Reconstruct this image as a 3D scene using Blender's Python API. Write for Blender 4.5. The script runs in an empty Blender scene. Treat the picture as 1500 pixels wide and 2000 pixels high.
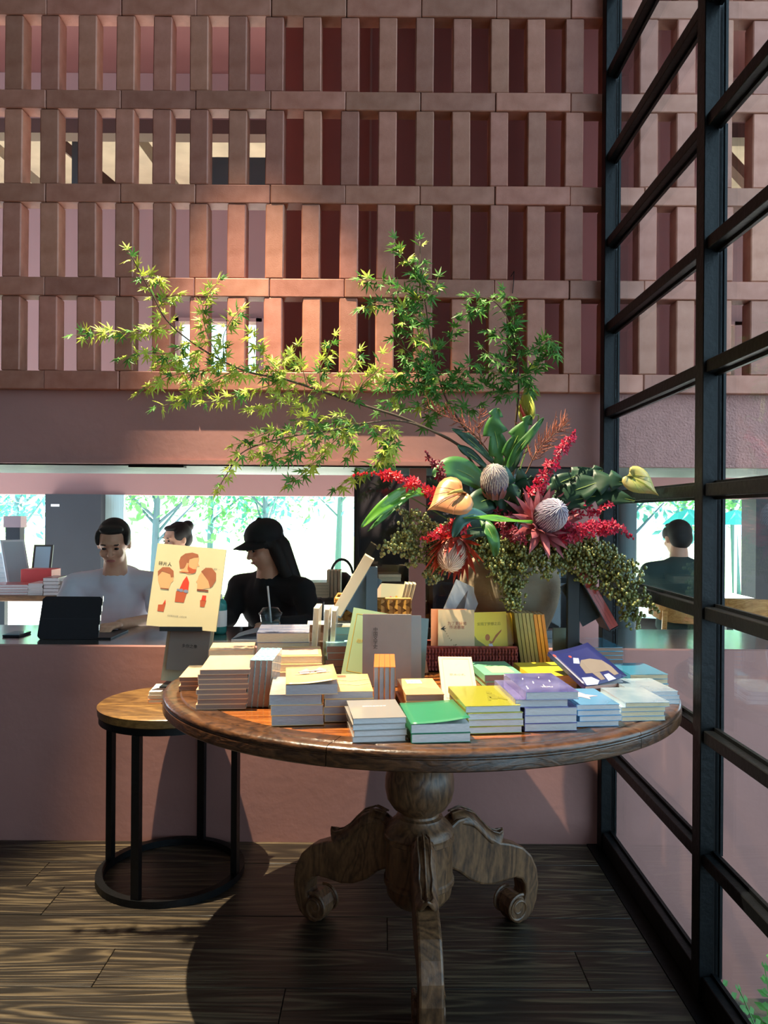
import bpy, bmesh, math, random
from mathutils import Vector, Matrix, Euler
random.seed(7)
S = bpy.context.scene
COL = S.collection
R = math.radians
# ------------------------------------------------------------------ camera
CAM_H, FPX, HOR = 1.28, 1500.0, 1005.0
ROLL = R(0.4)
cd = bpy.data.cameras.new('camera'); cam = bpy.data.objects.new('camera', cd); COL.objects.link(cam)
cd.sensor_fit = 'VERTICAL'; cd.sensor_height = 36.0; cd.lens = FPX / 2000 * 36.0
cd.shift_y = (HOR - 1000) / 2000.0
cd.clip_start = .05; cd.clip_end = 200
cam.matrix_world = Matrix.Translation((0, 0, CAM_H)) @ Matrix.Rotation(R(90), 4, 'X') @ Matrix.Rotation(ROLL, 4, 'Z')
S.camera = cam
# ------------------------------------------------------------------ light
S.view_settings.view_transform = 'Standard'; S.view_settings.look = 'None'
S.view_settings.gamma = 1.0; S.view_settings.use_curve_mapping = False
S.view_settings.exposure = 0.85
SKY = 2.5
SUN = 34.0
SPOT_W = 1450.0
SPOT_LOC = (-1.05, 2.40, 4.60)
wd = bpy.data.worlds.new('sky'); S.world = wd; wd.use_nodes = True
bg = wd.node_tree.nodes['Background']; bg.inputs[0].default_value = (0.57, 0.80, 1.0, 1); bg.inputs[1].default_value = SKY
sl = bpy.data.lights.new('sun', 'SUN'); sl.energy = SUN; sl.angle = R(1.0); sl.color = (1, .97, .9)
so = bpy.data.objects.new('sun', sl); COL.objects.link(so)
so.rotation_euler = Vector((0.35, 1.0, 0.64)).to_track_quat('Z', 'Y').to_euler()
# ------------------------------------------------------------------ pixel to place helpers (frame 1500 x 2000)
def lev(px, py):
    u, v = px - 750.0, py - HOR
    c, s = math.cos(ROLL), math.sin(ROLL)
    return u * c + v * s, -u * s + v * c
def U(px, py, d):
    u, v = lev(px, py)
    return Vector((u * d / FPX, d, CAM_H - v * d / FPX))
def G(px, py, z):
    u, v = lev(px, py)
    return U(px, py, FPX * (CAM_H - z) / v)
# ------------------------------------------------------------------ materials
def lin(h):
    if not isinstance(h, str): return tuple(h)
    h = h.lstrip('#'); o = []
    for i in (0, 2, 4):
        c = int(h[i:i+2], 16) / 255
        o.append(c / 12.92 if c <= .04045 else ((c + .055) / 1.055) ** 2.4)
    return tuple(o)
MATS = {}
def M(name, col, rough=.6, metal=0., var=0., vs=6., bump=0., bs=60., coat=0., stretch=(1, 1, 1), rnd=0., trans=0., spec=.5, col2=None, emit=0.):
    if name in MATS: return MATS[name]
    m = bpy.data.materials.new(name); m.use_nodes = True; MATS[name] = m
    nt = m.node_tree; N = nt.nodes; L = nt.links; p = N['Principled BSDF']
    c = lin(col)
    p.inputs['Base Color'].default_value = (*c, 1); p.inputs['Roughness'].default_value = rough
    p.inputs['Metallic'].default_value = metal; p.inputs['Coat Weight'].default_value = coat
    p.inputs['Coat Roughness'].default_value = .08; p.inputs['Specular IOR Level'].default_value = spec
    if emit: p.inputs['Emission Color'].default_value = (*c, 1); p.inputs['Emission Strength'].default_value = emit
    if var or bump or rnd:
        tc = N.new('ShaderNodeTexCoord'); mp = N.new('ShaderNodeMapping'); L.new(tc.outputs['Object'], mp.inputs[0])
        mp.inputs['Scale'].default_value = stretch
    out = None
    if var:
        nz = N.new('ShaderNodeTexNoise'); nz.inputs['Scale'].default_value = vs; nz.inputs['Detail'].default_value = 6
        L.new(mp.outputs[0], nz.inputs[0])
        rp = N.new('ShaderNodeValToRGB'); L.new(nz.outputs[0], rp.inputs[0])
        rp.color_ramp.elements[0].position = .3; rp.color_ramp.elements[1].position = .7
        c2 = lin(col2) if col2 else tuple(min(1, x * (1 + var)) for x in c)
        rp.color_ramp.elements[0].color = (*[x * (1 - var) for x in c], 1); rp.color_ramp.elements[1].color = (*c2, 1)
        out = rp.outputs[0]
    if rnd:
        oi = N.new('ShaderNodeObjectInfo'); hs = N.new('ShaderNodeHueSaturation')
        mr = N.new('ShaderNodeMapRange'); L.new(oi.outputs['Random'], mr.inputs[0])
        mr.inputs[3].default_value = 1 - rnd; mr.inputs[4].default_value = 1 + rnd
        L.new(mr.outputs[0], hs.inputs['Value'])
        mh = N.new('ShaderNodeMapRange'); ml = N.new('ShaderNodeMath'); ml.operation = 'FRACT'
        mm = N.new('ShaderNodeMath'); mm.operation = 'MULTIPLY'; mm.inputs[1].default_value = 7.31
        L.new(oi.outputs['Random'], mm.inputs[0]); L.new(mm.outputs[0], ml.inputs[0]); L.new(ml.outputs[0], mh.inputs[0])
        mh.inputs[3].default_value = .5 - rnd * .02; mh.inputs[4].default_value = .5 + rnd * .02
        L.new(mh.outputs[0], hs.inputs['Hue'])
        if out: L.new(out, hs.inputs['Color'])
        else: hs.inputs['Color'].default_value = (*c, 1)
        out = hs.outputs[0]
    if out: L.new(out, p.inputs['Base Color'])
    if bump:
        nb = N.new('ShaderNodeTexNoise'); nb.inputs['Scale'].default_value = bs; nb.inputs['Detail'].default_value = 4
        L.new(mp.outputs[0], nb.inputs[0]); bp = N.new('ShaderNodeBump'); bp.inputs['Strength'].default_value = bump
        bp.inputs['Distance'].default_value = .01
        L.new(nb.outputs[0], bp.inputs['Height']); L.new(bp.outputs[0], p.inputs['Normal'])
    if trans:
        tr = N.new('ShaderNodeBsdfTranslucent'); mx = N.new('ShaderNodeMixShader'); mx.inputs[0].default_value = trans
        if out: L.new(out, tr.inputs[0])
        else: tr.inputs[0].default_value = (*c, 1)
        L.new(p.outputs[0], mx.inputs[1]); L.new(tr.outputs[0], mx.inputs[2])
        L.new(mx.outputs[0], N['Material Output'].inputs[0])
    return m
def WOOD(name, c1, c2, scale=3., stretch=(1, 12, 12), rough=.4, coat=0., bump=.15, dist=3., rnd=0., fine=40., c3=None):
    if name in MATS: return MATS[name]
    m = bpy.data.materials.new(name); m.use_nodes = True; MATS[name] = m
    nt = m.node_tree; N = nt.nodes; L = nt.links; p = N['Principled BSDF']
    tc = N.new('ShaderNodeTexCoord'); mp = N.new('ShaderNodeMapping'); L.new(tc.outputs['Object'], mp.inputs[0])
    mp.inputs['Scale'].default_value = stretch
    src = mp.outputs[0]
    if rnd:
        oi = N.new('ShaderNodeObjectInfo'); cx = N.new('ShaderNodeCombineXYZ'); ms = N.new('ShaderNodeMath'); ms.operation = 'MULTIPLY'; ms.inputs[1].default_value = 40
        L.new(oi.outputs['Random'], ms.inputs[0]); L.new(ms.outputs[0], cx.inputs[0]); L.new(ms.outputs[0], cx.inputs[2])
        va = N.new('ShaderNodeVectorMath'); va.operation = 'ADD'; L.new(src, va.inputs[0]); L.new(cx.outputs[0], va.inputs[1]); src = va.outputs[0]
    n1 = N.new('ShaderNodeTexNoise'); n1.inputs['Scale'].default_value = scale; n1.inputs['Detail'].default_value = 3; n1.inputs['Distortion'].default_value = .6
    L.new(src, n1.inputs[0])
    mu = N.new('ShaderNodeMath'); mu.operation = 'MULTIPLY'; mu.inputs[1].default_value = dist * 4; L.new(n1.outputs[0], mu.inputs[0])
    fr = N.new('ShaderNodeMath'); fr.operation = 'PINGPONG'; fr.inputs[1].default_value = .5; L.new(mu.outputs[0], fr.inputs[0])
    n2 = N.new('ShaderNodeTexNoise'); n2.inputs['Scale'].default_value = fine; n2.inputs['Detail'].default_value = 5; L.new(src, n2.inputs[0])
    ad = N.new('ShaderNodeMath'); ad.operation = 'MULTIPLY_ADD'; ad.inputs[1].default_value = .9; L.new(fr.outputs[0], ad.inputs[0])
    m5 = N.new('ShaderNodeMath'); m5.operation = 'MULTIPLY_ADD'; m5.inputs[1].default_value = .9; m5.inputs[2].default_value = -.18; L.new(n2.outputs[0], m5.inputs[0])
    L.new(m5.outputs[0], ad.inputs[2])
    rp = N.new('ShaderNodeValToRGB'); L.new(ad.outputs[0], rp.inputs[0])
    rp.color_ramp.elements[0].position = .15; rp.color_ramp.elements[1].position = .8
    rp.color_ramp.elements[0].color = (*lin(c1), 1); rp.color_ramp.elements[1].color = (*lin(c2), 1)
    if c3:
        e = rp.color_ramp.elements.new(.5); e.color = (*lin(c3), 1)
    L.new(rp.outputs[0], p.inputs['Base Color']); p.inputs['Roughness'].default_value = rough
    p.inputs['Coat Weight'].default_value = coat; p.inputs['Coat Roughness'].default_value = .12
    bp = N.new('ShaderNodeBump'); bp.inputs['Strength'].default_value = bump; bp.inputs['Distance'].default_value = .004
    L.new(ad.outputs[0], bp.inputs['Height']); L.new(bp.outputs[0], p.inputs['Normal'])
    return m
def GLASS(name, tint=(.93, .98, .97), ior=1.5, rough=0.0):
    if name in MATS: return MATS[name]
    m = bpy.data.materials.new(name); m.use_nodes = True; MATS[name] = m
    nt = m.node_tree; N = nt.nodes; L = nt.links; N.remove(N['Principled BSDF'])
    t = N.new('ShaderNodeBsdfTransparent'); t.inputs[0].default_value = (*tint, 1)
    g = N.new('ShaderNodeBsdfGlossy'); g.inputs['Roughness'].default_value = rough
    f = N.new('ShaderNodeFresnel'); ge = N.new('ShaderNodeNewGeometry'); mr = N.new('ShaderNodeMapRange')
    mr.inputs[3].default_value = ior; mr.inputs[4].default_value = 1 / ior
    L.new(ge.outputs['Backfacing'], mr.inputs[0]); L.new(mr.outputs[0], f.inputs[0])
    x = N.new('ShaderNodeMixShader'); L.new(f.outputs[0], x.inputs[0]); L.new(t.outputs[0], x.inputs[1]); L.new(g.outputs[0], x.inputs[2])
    L.new(x.outputs[0], N['Material Output'].inputs[0])
    return m
# ------------------------------------------------------------------ mesh building
class MB:
    def __init__(s): s.v = []; s.f = []
    def add(s, vs, fs):
        o = len(s.v); s.v += [tuple(v) for v in vs]; s.f += [tuple(i + o for i in f) for f in fs]; return s
    def box(s, a, b, bev=0.):
        x0, y0, z0 = a; x1, y1, z1 = b
        if bev:
            bm = bmesh.new(); bmesh.ops.create_cube(bm, size=1)
            for v in bm.verts: v.co = Vector(((x0 + x1) / 2 + v.co.x * (x1 - x0), (y0 + y1) / 2 + v.co.y * (y1 - y0), (z0 + z1) / 2 + v.co.z * (z1 - z0)))
            bmesh.ops.bevel(bm, geom=bm.edges[:], offset=bev, segments=1, affect='EDGES')
            return s.bm(bm)
        return s.add([(x0, y0, z0), (x1, y0, z0), (x1, y1, z0), (x0, y1, z0), (x0, y0, z1), (x1, y0, z1), (x1, y1, z1), (x0, y1, z1)],
                     [(3, 2, 1, 0), (4, 5, 6, 7), (0, 1, 5, 4), (1, 2, 6, 5), (2, 3, 7, 6), (3, 0, 4, 7)])
    def bm(s, bm, mat=None):
        bm.verts.ensure_lookup_table()
        vs = [(mat @ v.co if mat else v.co.copy()) for v in bm.verts]
        s.add(vs, [[v.index for v in f.verts] for f in bm.faces]); bm.free(); return s
    def tube(s, pts, rad, n=6, cap=True):
        pts = [Vector(p) for p in pts]
        if not hasattr(rad, '__len__'): rad = [rad] * len(pts)
        rings = []; up = Vector((.31, .17, .93)); t0 = None
        vs = []; fs = []
        for i, p in enumerate(pts):
            t = (pts[min(i + 1, len(pts) - 1)] - pts[max(i - 1, 0)])
            if t.length < 1e-9: t = Vector((0, 0, 1))
            t.normalize()
            if i == 0:
                a = t.cross(up)
                if a.length < .1: a = t.cross(Vector((1, 0, 0)))
            else: a = a - t * a.dot(t)
            a.normalize(); b = t.cross(a)
            for k in range(n):
                w = 2 * math.pi * k / n; vs.append(p + (a * math.cos(w) + b * math.sin(w)) * rad[i])
        for i in range(len(pts) - 1):
            for k in range(n):
                fs.append((i * n + k, i * n + (k + 1) % n, (i + 1) * n + (k + 1) % n, (i + 1) * n + k))
        if cap: fs.append(tuple(range(n - 1, -1, -1))); fs.append(tuple((len(pts) - 1) * n + k for k in range(n)))
        return s.add(vs, fs)
    def bar(s, p, q, w, h, up=(0, 0, 1)):
        p, q = Vector(p), Vector(q); t = (q - p).normalized(); a = t.cross(Vector(up)).normalized(); b = a.cross(t).normalized()
        vs = [c + a * sx * w / 2 + b * sy * h / 2 for c in (p, q) for sx, sy in ((-1, -1), (1, -1), (1, 1), (-1, 1))]
        return s.add(vs, [(3, 2, 1, 0), (4, 5, 6, 7), (0, 1, 5, 4), (1, 2, 6, 5), (2, 3, 7, 6), (3, 0, 4, 7)])
    def lathe(s, prof, c=(0, 0, 0), n=48, a0=0., a1=2 * math.pi):
        full = abs(a1 - a0 - 2 * math.pi) < 1e-6; m = n if full else n + 1
        vs = []; fs = []
        for r, z in prof:
            for k in range(m):
                w = a0 + (a1 - a0) * k / n; vs.append((c[0] + r * math.cos(w), c[1] + r * math.sin(w), c[2] + z))
        for i in range(len(prof) - 1):
            for k in range(n):
                k2 = (k + 1) % m; fs.append((i * m + k, i * m + k2, (i + 1) * m + k2, (i + 1) * m + k))
        return s.add(vs, fs)
    def ell(s, c, r, rot=None, n=8):
        vs = []; fs = []; rg = max(4, n * 2 // 3)
        c = Vector(c)
        for i in range(rg + 1):
            th = math.pi * i / rg
            for k in range(n):
                w = 2 * math.pi * k / n
                q = Vector((r[0] * math.sin(th) * math.cos(w), r[1] * math.sin(th) * math.sin(w), r[2] * math.cos(th)))
                vs.append(c + (rot @ q if rot else q))
        for i in range(rg):
            for k in range(n): fs.append((i * n + k, (i + 1) * n + k, (i + 1) * n + (k + 1) % n, i * n + (k + 1) % n))
        return s.add(vs, fs)
    def prism(s, poly, d0, d1, frame):
        """poly: 2D outline; extruded between d0 and d1 along frame's third axis; frame: Matrix 4x4 (cols a,b,n)"""
        n = len(poly)
        vs = [frame @ Vector((x, y, d0)) for x, y in poly] + [frame @ Vector((x, y, d1)) for x, y in poly]
        fs = [tuple(range(n - 1, -1, -1)), tuple(range(n, 2 * n))] + [(i, (i + 1) % n, n + (i + 1) % n, n + i) for i in range(n)]
        return s.add(vs, fs)
    def mesh(s, name, smooth=False):
        me = bpy.data.meshes.new(name); me.from_pydata(s.v, [], s.f); me.validate()
        bm = bmesh.new(); bm.from_mesh(me); bmesh.ops.remove_doubles(bm, verts=bm.verts, dist=1e-6); bmesh.ops.recalc_face_normals(bm, faces=bm.faces); bm.to_mesh(me); bm.free()
        if smooth: me.polygons.foreach_set('use_smooth', [True] * len(me.polygons))
        return me
    def build(s, name, mat, parent=None, smooth=False, local=False, angle=None):
        me = s.mesh(name, smooth or bool(angle)); me.materials.append(mat)
        if angle:
            try: me.set_sharp_from_angle(angle=R(angle))
            except Exception: pass
        return link(name, me, parent, local)
def link(name, me, parent=None, local=False):
    o = bpy.data.objects.new(name, me); COL.objects.link(o)
    if parent is not None:
        o.parent = parent
        if not local:
            q = parent; off = Vector((0, 0, 0))
            while q is not None: off += q.location; q = q.parent
            o.location = -off
    return o
def tag(o, label=None, cat=None, group=None, kind=None):
    if label: o['label'] = label
    if cat: o['category'] = cat
    if group: o['group'] = group
    if kind: o['kind'] = kind
    return o
def empty(name, loc=(0, 0, 0), mat=None):
    o = bpy.data.objects.new(name, None); COL.objects.link(o); o.empty_display_size = .02
    o.location = loc
    if mat is not None: o.matrix_world = mat
    return o
def thing(name, label, cat, loc=(0, 0, 0), mat=None, group=None): return tag(empty(name, loc, mat), label, cat, group)
def struct(name, mb, mat, smooth=False): return tag(mb.build(name, mat, smooth=smooth), kind='structure')
def frame(o, a, b, n=None):
    a, b = Vector(a), Vector(b); n = Vector(n) if n is not None else a.cross(b)
    m = Matrix((a, b, n)).transposed().to_4x4(); m.translation = Vector(o); return m
def text_mesh(body, size, vert=False):
    cu = bpy.data.curves.new('lettering', 'FONT'); cu.body = '\n'.join(body) if vert else body
    cu.size = size; cu.align_x = 'CENTER'; cu.align_y = 'CENTER'; cu.extrude = 0.0; cu.resolution_u = 2
    if vert: cu.space_line = .92
    o = bpy.data.objects.new('lettering', cu); COL.objects.link(o)
    dg = bpy.context.evaluated_depsgraph_get(); me = bpy.data.meshes.new_from_object(o.evaluated_get(dg))
    bpy.data.objects.remove(o); bpy.data.curves.remove(cu)
    return me
# ================================================================== the setting
DW = 3.0
m_pink = M('pink_plaster', '#976a62', .75, var=.07, vs=3., bump=.12, bs=25.)
m_pink_far = M('pink_plaster_far', '#a17873', .8, var=.04, vs=2.)
m_stucco = M('rough_pink_stucco', '#a5766e', .9, var=.10, vs=30., bump=.9, bs=110.)
m_redwall = M('deep_red_plaster', '#9a5a54', .8, var=.06, vs=3.)
m_brick = M('red_clay_brick', '#a0624b', .55, var=.16, vs=14., bump=.07, bs=220., rnd=.22, col2='#b07561')
m_plank = WOOD('dark_stained_planks', '#16120d', '#5a4e3b', scale=1.3, stretch=(.32, 5., 5.), rough=.38, bump=.4, dist=5., rnd=1., fine=14., c3='#241e17')
m_black = M('black_painted_steel', '#07090b', .42, var=.25, vs=25., bump=.12, bs=60., spec=.25)
m_glass = GLASS('clear_glass', (.93, .97, .97), 1.52)
m_counterwood = WOOD('grey_brown_counter_wood', '#2e2a28', '#5b5350', scale=2., stretch=(.8, 9, 9), rough=.15, bump=.1, dist=3., coat=1.)
m_soffit = WOOD('skylit_soffit_wood', '#4f6262', '#728a8a', scale=2., stretch=(.8, 9, 9), rough=.5, bump=.2)  # teal of the soffit boards is sky light put into their colour
m_ceil = M('dark_ceiling_paint', '#5c5855', .9)  # unseen ceiling, darkened to cut warm bounce light
m_beige = M('beige_canopy_board', '#8f7c66', .8, var=.15, vs=4.)
m_brown = M('dark_brown_beam', '#4a2a22', .7)
m_pave = M('pale_stone_paving', '#d9d8d2', .8, var=.05, vs=2.)
m_cafe_floor = M('grey_concrete_floor', '#c4c6c6', .5, var=.06, vs=2.)
m_soil = M('dark_garden_soil', '#4a4238', .95, var=.3, vs=20., bump=.8, bs=40.)
m_char = M('charcoal_column_paint', '#2e3036', .7, var=.05)
m_dark = M('black_lacquer_cabinet', '#16191d', .35)

# floor: slab plus planks that run along the wall
fl = struct('floor', MB().box((-3.3, -3.2, -.55), (.80, 3.0, -.021)), M('black_subfloor', '#0b0908', .9))
rows = 16; pw = .185
pm = {}
random.seed(11)
for r in range(rows):
    y1 = 3.0 - r * pw; y0 = y1 - pw
    x = -3.3 - random.uniform(0, 1.2)
    if r == 4: x = -3.3 - .53
    while x < .80:
        Ln = random.choice([1.35, 1.7, 2.05]); a, b = max(x, -3.3), min(x + Ln, .80)
        x += Ln
        if b - a < .05: continue
        key = (round(b - a, 3),)
        if key not in pm:
            me = MB().box((0, 0, -.02), (b - a - .0022, pw - .0025, 0), bev=.0012).mesh('plank'); me.materials.append(m_plank); pm[key] = me
        o = link('plank', pm[key], fl, True); o.location = (a, y0, random.uniform(-.0012, 0))
struct('floor_rear', MB().box((-3.3, -3.2, -.02), (.80, 3.0 - rows * pw, -.001)), m_plank)
# plinth under the glass partition and the lower garden strip outside
struct('trim_1', MB().box((.80, -3.2, -.7), (.905, 3.0, 0.0)), m_black)
struct('ground_garden', MB().box((.905, -3.2, -.75), (9, 3.0, -.6)), m_soil)

# back wall: plaster below the opening, header above it
struct('wall_back', MB().box((-3.3, 3.0, -.75), (6, 3.04, .757)).box((-3.3, 3.04, -.75), (6, 3.57, .715)), m_pink)
struct('counter_board_trim', MB().box((-3.3, 3.04, .715), (6, 3.57, .755)), m_counterwood)
struct('wall_header', MB().box((-3.3, 3.036, 1.487), (.86, 3.62, 1.762)).box((-3.3, 3.026, 1.474), (.86, 3.07, 1.49)), m_pink)
struct('wall_header_outside', MB().box((.86, 3.036, 1.487), (6, 3.62, 1.762)).box((.86, 3.026, 1.474), (6, 3.07, 1.49)), m_stucco)
struct('trim_2', MB().box((-3.3, 3.071, 1.476), (6, 3.85, 1.487)), m_soffit)
tr = struct('trim_3', MB().box((-3.3, 3.072, 1.469), (.80, 3.10, 1.475)), m_black)
MB().box((-1.02, 3.06, 1.462), (-.80, 3.105, 1.472)).build('track_latch', m_black, tr)
# mullion in the opening with fixed panes beside it
wn = tag(empty('window_2', (0, 3.28, .757)), kind='structure')
MB().box((.108, 3.25, .755), (.178, 3.32, 1.476)).build('mullion', m_pink, wn)
MB().box((-.115, 3.283, .757), (.107, 3.288, 1.475)).build('pane', m_glass, wn)
MB().box((.179, 3.283, .757), (.80, 3.288, 1.475)).build('pane', m_glass, wn)
MB().box((.80, 3.25, .755), (.95, 3.32, 1.476)).build('mullion', m_pink, wn)
MB().box((-.128, 3.277, .757), (-.116, 3.294, 1.475)).build('pane_edge', m_black, wn)

# brick lattice: stack-bonded stretchers with upright bricks between
wl = tag(empty('wall_back_lattice', (0, 3.0, 1.762)), kind='structure')
BH, BP, BL = .072, .366, .293
hb = MB().box((-BL / 2 + .001, 0, 0), (BL / 2 - .001, .075, BH), bev=.003).mesh('brick'); hb.materials.append(m_brick)
vb = MB().box((-.036, .001, 0), (.036, .076, BP - BH - .002), bev=.004).mesh('brick'); vb.materials.append(m_brick)
x0 = -1.333 - BL * 3
for k in range(6):
    for i in range(15):
        xc = x0 + BL * (i + .5)
        o = link('brick', hb, wl, True); o.location = (xc + random.uniform(-.001, .001), random.uniform(-.0015, .0025), k * BP)
    if k < 5:
        for i in range(29):
            o = link('brick', vb, wl, True)
            o.location = (x0 + BL / 2 * (i + .1) + random.uniform(-.003, .003), random.uniform(-.001, .005), k * BP + BH + .001)
            o.rotation_euler = (0, random.uniform(-.006, .006), random.uniform(-.02, .02))
struct('wall_above_lattice', MB().box((-3.3, 3.0, 1.762 + 5 * BP + BH), (6, 3.2, 5.0)).box((-3.3, 3.0, 1.762), (x0 + .01, 3.1, 3.7)), m_pink)
# inner wall that stands behind the middle of the lattice
struct('wall_inner', MB().box((-.47, 3.50, 1.62), (-.086, 3.60, 4.9)).box((-.086, 3.50, 1.62), (1.52, 3.60, 4.9)), m_redwall)
struct('wall_inner_light_line', MB().box((-.078, 3.494, 1.62), (-.068, 3.499, 4.9)), m_pink_far)  # pink strip added for the thin line of light at a panel gap

# the room around the camera
struct('wall_left', MB().box((-3.4, -3.2, -.55), (-3.3, 3.6, 5.0)), M('dark_room_wall_paint', '#54403d', .8))
struct('wall_rear', MB().box((-3.4, -3.3, -.55), (.9, -3.2, 4.9)), MATS['dark_room_wall_paint'])
struct('ceiling', MB().box((-3.4, -3.3, 4.9), (.95, 3.0, 5.0)), m_ceil)

# steel and glass partition on the right
GX = .860
w1 = tag(empty('window_1', (GX, 1.0, 0)), kind='structure')
py_ = [2.965, 2.05, 1.135, .22, -.695, -1.61, -2.525]
zk = [.035] + [1.351 + .3255 * k for k in range(-3, 11)]
for i, y in enumerate(py_):
    MB().box((GX - .022, y - .026, 0), (GX + .018, y + .026, 4.9), bev=.002).box((GX + .018, y - .018, 0), (GX + .040, y + .018, 4.9)).build('post', m_black, w1)
for i in range(len(py_) - 1):
    ya, yb = py_[i + 1] + .027, py_[i] - .027
    for j, z in enumerate(zk):
        h = .034 if j == 0 else .017
        MB().box((GX - .014, ya, z - h), (GX + .012, yb, z + h), bev=.002).box((GX + .012, ya, z - h - .008), (GX + .022, yb, z + h + .008)).build('rail', m_black, w1)
        if j < len(zk) - 1:
            MB().box((GX + .0225, ya, z + h), (GX + .0265, yb, zk[j + 1] - .017)).build('pane', m_glass, w1)
            MB().box((GX + .027, ya, z + h), (GX + .034, ya + .012, zk[j + 1] - .017)).box((GX + .027, yb - .012, z + h), (GX + .034, yb, zk[j + 1] - .017)).build('glazing_bead', m_black, w1)

# warm ceiling spotlight (above the frame) that lights the table
sp = thing('ceiling_spotlight', 'round black ceiling spotlight with a warm lens above the books', 'spotlight', SPOT_LOC)
aim = (Vector((-.15, 2.15, .78)) - Vector(SPOT_LOC)).normalized()
q = aim.to_track_quat('-Z', 'Y').to_matrix()
sm = MB().lathe([(.001, .10), (.045, .10), (.05, .09), (.05, -.01), (.046, -.01), (.046, .0), (.001, .0)], n=24)
sm.v = [tuple(q @ Vector(v) + Vector(SPOT_LOC) - aim * .02) for v in sm.v]
sm.build('housing', m_black, sp, smooth=False)
MB().tube([Vector(SPOT_LOC) - aim * .08, (SPOT_LOC[0], SPOT_LOC[1], 4.9)], .008, 8).build('stem', m_black, sp)
ld = bpy.data.lights.new('spot_beam', 'SPOT'); ld.energy = SPOT_W; ld.color = (1.0, .84, .60); ld.spot_size = R(41); ld.spot_blend = .4; ld.shadow_soft_size = .018
lo = bpy.data.objects.new('spot_beam', ld); COL.objects.link(lo); lo.parent = sp; lo.location = aim * .0; lo.rotation_euler = q.to_euler()

# ------------------------------------------------------------------ the cafe behind the wall
struct('floor_cafe', MB().box((-6, 3.57, -.1), (6, 6.6, 0)), m_cafe_floor)
struct('ceiling_cafe', MB().box((-6.1, 3.2, 5.0), (6.1, 6.7, 5.1)), M('dark_red_ceiling_paint', '#6e3f3b', .8))
struct('wall_cafe_left', MB().box((-6.1, 3.57, 0), (-6, 6.6, 5.0)), m_pink_far)
struct('wall_cafe_right', MB().box((6, 3.0, -.6), (6.1, 6.6, 5.0)), m_pink_far)
FD = 6.5
zf = U(750, 970, FD).z
fa = MB()
sl0, sl1 = U(300, 398, FD).z, U(300, 234, FD).z
wz0, wz1 = U(420, 738, FD).z, U(420, 622, FD).z
wa, wb = U(338, 680, FD).x, U(512, 680, FD).x
fa.box((-6, FD, zf), (6, FD + .15, wz0)).box((-6, FD, wz0), (wa, FD + .15, wz1)).box((wb, FD, wz0), (2.75, FD + .15, wz1)).box((3.5, FD, wz0), (6, FD + .15, wz1))
fa.box((-6, FD, wz1), (6, FD + .15, sl0)).box((-6, FD, sl1), (6, FD + .15, 5.0))
struct('wall_facade', fa, m_pink_far)
for i, (a, b) in enumerate(((wa, wb), (2.75, 3.5))):
    w = tag(empty('window_%d' % (3 + i), (a, FD, wz0)), kind='structure')
    fr = MB().box((a, FD - .02, wz1 - .03), (b, FD + .1, wz1)).box((a, FD - .02, wz0), (b, FD + .1, wz0 + .03))
    n = 3
    for k in range(n + 1):
        xx = a + (b - a) * k / n; fr.box((xx - .05, FD - .02, wz0), (xx + .05, FD + .1, wz1))
    fr.build('window_frame', m_pink_far, w)
    for k in range(n):
        MB().box((a + (b - a) * k / n + .05, FD + .04, wz0 + .03), (a + (b - a) * (k + 1) / n - .05, FD + .045, wz1 - .03)).build('pane', m_glass, w)
# facade columns and dark panels
for nm, (p0, p1) in {'a': (100, 207), 'b': (1463, 1590)}.items():
    a, b = U(p0, 1050, FD).x, U(p1, 1050, FD).x
    struct('column_charcoal' if nm == 'a' else 'column_charcoal_right', MB().box((a, FD - .12, 0), (b, FD + .14, zf)), m_char)
a, b = U(207, 1050, FD).x, U(243, 1050, FD).x
struct('window_5', MB().box((a, FD - .02, 0), (b, FD + .02, zf)), M('pale_teal_blind', '#a9c6c8', .7, var=.1, vs=20, stretch=(8, 1, .2)))
a, b = U(1205, 1100, 4.2).x, U(1242, 1100, 4.2).x
struct('column_grey_pipe', MB().lathe([(.0, .0), (.052, .0), (.052, .72), (.055, .73), (.055, .76), (.052, .77), (.052, 1.6), (0, 1.6)], ((a + b) / 2, 4.2, 0), 20), M('grey_green_column_paint', '#7f8f8f', .5), True)
cc_ = bpy.data.objects['column_charcoal']; q_ = U(108, 987, FD - .12)
MB().box((q_.x - .035, FD - .124, q_.z - .01), (q_.x + .035, FD - .121, q_.z + .01)).build('sign_plate', M('white_sign_plate', '#e8e8e4', .5), cc_)
# canopy outside the upper slot
struct('roof_canopy', MB().box((-6, FD + .15, 5.05), (6, 9.2, 5.15)).box((-6, 9.1, 3.6), (6, 9.2, 5.05)), m_beige)
for k, (xa, xb) in enumerate(((-4.0, -3.1), (-3.3, -2.4), (-2.45, -1.9), (3.2, 3.9), (4.2, 4.9))):
    struct('beam_rafter' if k == 0 else 'beam_rafter.%03d' % k, MB().bar((xa, 7.6, 5.0), (xb, 7.6, 4.25), .13, .09), m_beige if k % 2 == 0 else m_brown)
struct('beam_slot', MB().box((-6, FD - .05, sl1 - .14), (6, FD + .1, sl1 - .02)), m_brown)
struct('beam_post', MB().box((-1.75, 7.2, 3.4), (-1.0, 7.4, 4.62)).box((-2.95, 7.2, 3.5), (-2.75, 7.4, 4.95)), m_char)
# ------------------------------------------------------------------ outside: paving, trees, parasols
struct('ground_paving', MB().box((-30, FD + .1, -.15), (30, 45, -.05)), m_pave)
struct('ground_lawn', MB().box((-30, 12, -.05), (30, 45, -.02)), M('bright_lawn', '#7fa35a', .9, var=.2, vs=3.))
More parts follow.
